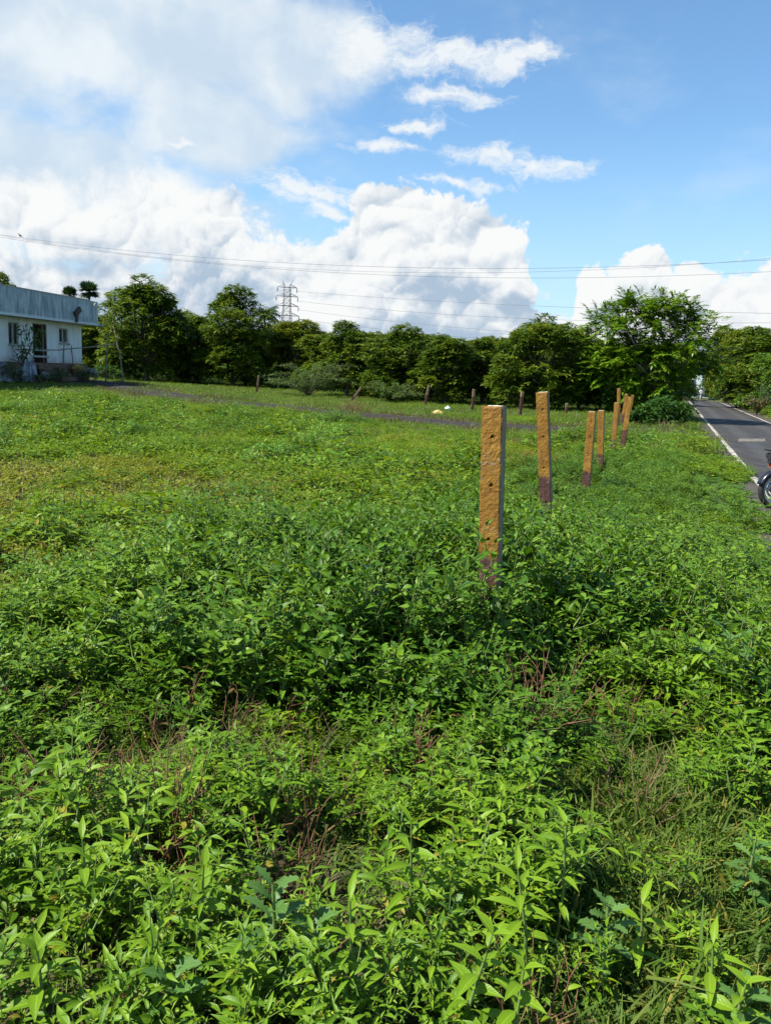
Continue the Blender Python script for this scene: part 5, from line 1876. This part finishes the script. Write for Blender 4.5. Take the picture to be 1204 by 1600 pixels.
    # green grass: lower right corner and thin everywhere near
    X, Y, U, g = grid_pts(-4.5, 5.5, .6, 6.5, .052, 46)
    G = grass_zone(X, Y)
    keep = fan(X, Y, 1.0) & free(X, Y) & (U < np.maximum(G * .95, .20 + .1 * hollow(X, Y))) & (np.hypot(X, Y) > .8)
    X, Y = X[keep], Y[keep]; n = len(X); s = g.uniform(.45, 1.1, n)
    scatter('green_grass_cover', PS['grass'], np.stack([X, Y, gz(X, Y)], 1), g.uniform(0, 6.28, n), s, .3)
    # beyond the lane: grass and herb patches up to the trees; both verges of the road
    X, Y, U, g = grid_pts(-52, 62, 20, 100, .42, 47)
    LD = lane_d(X, Y); pn = fnoise(X, Y, .28, 70)
    beyond = (Y > 24.0) & (LD > 1.7)
    keep = fan(X, Y, 3) & free(X, Y, 2.2) & beyond & (U < .85)
    herb_ = (U < .85 * np.where(np.abs(road_d(X, Y)) < 7, .75, .10 + .75 * sstep(.50, .62, pn)))
    k1 = keep & herb_; k2 = keep & ~herb_
    n = int(k1.sum()); s = g.uniform(.35, .9, n) * np.where(road_d(X[k1], Y[k1]) > 0, 1.9, .62)
    scatter('far_herb_cover', PS['far'], np.stack([X[k1], Y[k1], gz(X[k1], Y[k1])], 1), g.uniform(0, 6.28, n), s, .1)
    X2, Y2, U2, g = grid_pts(-40, 30, 24, 66, .30, 48)
    k = fan(X2, Y2, 3) & free(X2, Y2, 2.2) & (lane_d(X2, Y2) > 1.6) & (U2 < .8)
    n = int(k.sum()); s = g.uniform(.3, .7, n)
    scatter('far_grass_cover', PS['fargrass'], np.stack([X2[k], Y2[k], gz(X2[k], Y2[k])], 1), g.uniform(0, 6.28, n), s, .15)
    # brown dry growth along the lane and in patches
    X, Y, U, g = grid_pts(-34, 13, 18, 62, .26, 49)
    LD = lane_d(X, Y)
    keep = fan(X, Y, 3) & free(X, Y) & (U < .9 * np.exp(-((LD - 1.75) / .45) ** 2) * sstep(.30, .62, vnoise(X, Y, .45, 80) + .12)) & (LD > 1.0)
    X1, Y1 = X[keep], Y[keep]
    X, Y, U, g = grid_pts(-9, 9, 4, 22, .25, 50)
    keep = fan(X, Y) & free(X, Y) & (U < .85 * (1 - lush(X, Y)) * sstep(.42, .60, fnoise(X, Y, .6, 90)))
    X1 = np.concatenate([X1, X[keep]]); Y1 = np.concatenate([Y1, Y[keep]])
    n = len(X1); s = g.uniform(.4, .85, n)
    scatter('dry_grass_cover', PS['dry'], np.stack([X1, Y1, gz(X1, Y1)], 1), g.uniform(0, 6.28, n), s, .2)
    # tufts that have crept over the lane
    X, Y, U, g = grid_pts(-34, 13, 20, 62, .24, 54)
    LD = lane_d(X, Y)
    keep = fan(X, Y, 3) & free(X, Y) & (LD < 1.9) & (U < .55 * sstep(.48, .66, fnoise(X, Y, .42, 99)) + .6 * sstep(5, 8, X) * (Y < 30))
    X, Y = X[keep], Y[keep]; n = len(X); s = g.uniform(.3, .7, n)
    scatter('lane_grass_cover', PS['fargrass'], np.stack([X, Y, gz(X, Y)], 1), g.uniform(0, 6.28, n), s, .2)
    # reddish dead stems among the herbs
    X, Y, U, g = grid_pts(-4, 6, 1.5, 9, .2, 51)
    keep = fan(X, Y) & free(X, Y) & (U < .30 * sstep(.42, .66, fnoise(X, Y, .9, 95)) + .55 * hollow(X, Y) * (Y < 4))
    X, Y = X[keep], Y[keep]; n = len(X); s = g.uniform(.6, 1.1, n)
    scatter('dead_stem_cover', PS['twig'], np.stack([X, Y, gz(X, Y)], 1), g.uniform(0, 6.28, n), s, .25)


make_cover()

# shrubby undergrowth beneath and behind the orchard rows
X, Y, U, g = grid_pts(-48, 60, 41, 82, 1.35, 78)
k = fan(X, Y, 4) & (np.abs(road_d(X, Y)) > 3.6) & (Y > np.interp(X, [-30, -12, 0, 12, 20, 40], [61, 61, 45, 42.5, 46, 60]) + g.uniform(0, 6, len(X)))
k &= ~((X < -15.5) & (Y < 50)) & (U < .8)
X, Y = X[k], Y[k]; n = len(X); s_ = g.uniform(2.2, 4.6, n)
PS['under'] = proto_set('proto_under', [clump('clump', 320 + i, .36, .36, .055, OVATE_LO, 'bush', 40, 3) for i in range(3)])
scatter('orchard_undergrowth', PS['under'], np.stack([X, Y, gz(X, Y)], 1), g.uniform(0, 6.28, n), s_, .1)
# far wood behind the orchard: one mass
X, Y, U, g = grid_pts(-130, 150, 80, 190, 4.6, 77)
k = (np.abs(X) < .62 * Y + 12) & (np.abs(road_d(X, Y)) > 5.5)
X, Y = X[k], Y[k]; n = len(X); s_ = g.uniform(.75, 1.05, n) * np.where(Y > 120, 1.15, 1.0) * np.where(X < -20, 1.15, .9)
PS['wood'] = proto_set('proto_wood', [TV[0][0], TV[2][0], TV[4][0]])
scatter('far_wood', PS['wood'], np.stack([X, Y, gz(X, Y)], 1), g.uniform(0, 6.28, n), np.stack([s_ * 1.15, s_ * 1.15, s_ * .9], 1), .03)


# ------------------------------------------------------------------ plants that stand out
def at(px, py, h=.25):
    p = gnd(px, py, h)
    for _ in range(3): p = gnd(px, py, ground_at(float(p[0]), float(p[1])) + h)
    return float(p[0]), float(p[1])


def dead_clump(px, py, h, n, label, seed, mat='red_stem'):
    x, y = at(px, py, h * .5)
    o = link('dead_stems', twigs('dead_stems', seed, h, n, mat, .22, .0032), None, (x, y, ground_at(x, y)))
    tag(o, label, 'dead plant', 'clumps of dead stems among the herbs')


dead_clump(850, 1085, .52, 26, 'tall brown dead stems in the dark hollow below the near post', 1)
dead_clump(245, 1250, .42, 30, 'reddish tangle of dead stems at the left of the foreground', 2)
dead_clump(90, 1190, .36, 22, 'dry brown stems near the left margin of the foreground', 3)
dead_clump(640, 1165, .36, 16, 'thin dead stems in the herbs left of the dark hollow', 4)
dead_clump(470, 1235, .36, 18, 'dead stems between the leafy herbs in the middle foreground', 5)
dead_clump(1000, 1215, .30, 18, 'brown stems at the edge of the grassy corner', 6, 'straw')
dead_clump(1095, 925, .40, 18, 'dry stems in the herbs toward the road on the right', 7, 'straw')
_y = 30.0; _x = float(dep(545, 650, _y)[0])
tag(link('dry_shrub', twigs('dry_shrub', 12, .62, 46, 'red_stem', .95, .006), None, (_x, _y, ground_at(_x, _y))), 'dry reddish twiggy shrub beside the dirt lane', 'shrub')
dead_clump(420, 1000, .30, 14, 'dry stems at the left end of the thick dark herbs', 8, 'straw')


def lobed_weed(px, py, h, leaf, n, label, seed):
    x, y = at(px, py, h * .7)
    t = empty('lobed_weed', (x, y, ground_at(x, y)), 0, label=label, cat='weed')
    g = np.random.default_rng(seed)
    s = LB(); s.tube([(0, 0, -.05), (.01, 0, h * .5), (0, 0, h)], [.008, .006, .004], 5)
    link('stem', s.mesh('stem', [M['stem']]), t)
    b = LB(); b.batch(LOBED, np.eye(3)[None] * leaf, np.zeros((1, 3))); me = b.mesh('leaf', [M['lobed']])
    for k in range(n):
        a = k * 2.4 + g.normal(0, .2); u = k / n; e = .0 + 1.05 * u + g.normal(0, .12)
        D = np.array([[math.cos(a) * math.cos(e), math.sin(a) * math.cos(e), math.sin(e)]])
        m3 = frames(D, g.normal(0, .25, 1))[0] * (1.15 - .5 * u) * g.uniform(.85, 1.1)
        o = link('leaf', me, t)
        m4 = Matrix([list(m3[0]) + [0], list(m3[1]) + [0], list(m3[2]) + [h * (.3 + .7 * u)], [0, 0, 0, 1]])
        o.matrix_local = m4


lobed_weed(1135, 1030, .50, .20, 16, 'large jagged leaved weed near the right margin beside the road', 1)
lobed_weed(425, 1440, .36, .11, 15, 'blue green weed with lobed leaves at the lower left of centre', 2)
lobed_weed(490, 1490, .28, .11, 14, 'low jagged leaved weed right beside the lower left lobed weed', 3)
lobed_weed(945, 1450, .24, .09, 16, 'small lobed weed at the edge of the grassy corner', 4)
lobed_weed(270, 1560, .24, .10, 14, 'lobed weed near the bottom margin on the left', 5)
lobed_weed(1160, 1580, .20, .09, 12, 'lobed weed in the bottom right corner of the grass', 6)


def tall_herb(px, py, h, leaf, nn, label, seed, lean=(0, 0), lb=LANCE_HI, mat='herb_light'):
    x, y = at(px, py, h * .8)
    t = empty('tall_herb', (x, y, ground_at(x, y)), 0, label=label, cat='herb')
    g = np.random.default_rng(seed)
    top = np.array([lean[0], lean[1], h])
    s = LB(); s.tube([(0, 0, -.05), top * .5 + np.array([.01, 0, 0]), top], [.006, .005, .0025], 5)
    link('stem', s.mesh('stem', [M['stem']]), t)
    b = LB(); b.batch(lb, np.eye(3)[None], np.zeros((1, 3))); me = b.mesh('leaf', [M[mat]])
    a0 = g.uniform(0, 3)
    for k in range(nn):
        u = .30 + .70 * k / (nn - 1)
        size = leaf * (.6 + .6 * math.sin(math.pi * (.2 + .62 * k / (nn - 1))))
        for q in (0, math.pi):
            a = a0 + k * 1.57 + q + g.normal(0, .15); e = .05 + .75 * (k / (nn - 1)) ** 1.5 + g.normal(0, .1)
            D = np.array([[math.cos(a) * math.cos(e), math.sin(a) * math.cos(e), math.sin(e)]])
            m3 = frames(D, g.normal(0, .2, 1))[0] * size * g.uniform(.88, 1.1)
            o = link('leaf', me, t)
            c = top * u
            o.matrix_local = Matrix([list(m3[0]) + [c[0]], list(m3[1]) + [c[1]], list(m3[2]) + [c[2]], [0, 0, 0, 1]])


tall_herb(545, 1450, .38, .074, 9, 'tall herb with long pointed leaves rising at the bottom centre', 1)
tall_herb(700, 1500, .36, .074, 8, 'leaning herb with broad pale leaves right of the bottom centre', 2, (.10, .0), OVATE_HI)
tall_herb(880, 1330, .40, .08, 8, 'bright yellow green herb at the left edge of the grassy corner', 3)
tall_herb(835, 1400, .38, .082, 8, 'yellow green herb standing just in front of the bright one', 4, (-.05, 0))
tall_herb(790, 1560, .30, .072, 7, 'large leaved herb at the bottom margin right of centre', 5, (.04, .02), OVATE_HI)
tall_herb(300, 1390, .34, .074, 7, 'herb with one folded upright leaf left of bottom centre', 6, (.03, 0), OVATE_HI)
tall_herb(130, 1350, .36, .08, 7, 'pointed leaf herb on the left of the foreground', 7)
tall_herb(1110, 1500, .24, .085, 5, 'lone small herb standing in the grassy corner', 8)
tall_herb(1130, 1560, .22, .075, 5, 'herb with drooping leaves at the bottom right of the grass', 9, (.05, 0), OVATE_HI)
tall_herb(1000, 1435, .22, .10, 4, 'little star shaped herb in the middle of the grass', 10)
tall_herb(60, 1520, .29, .072, 7, 'broad leaved herb near the bottom left corner', 11, (0, 0), OVATE_HI)
tall_herb(640, 1330, .42, .08, 8, 'herb with crowded pale leaves in the middle foreground', 12)
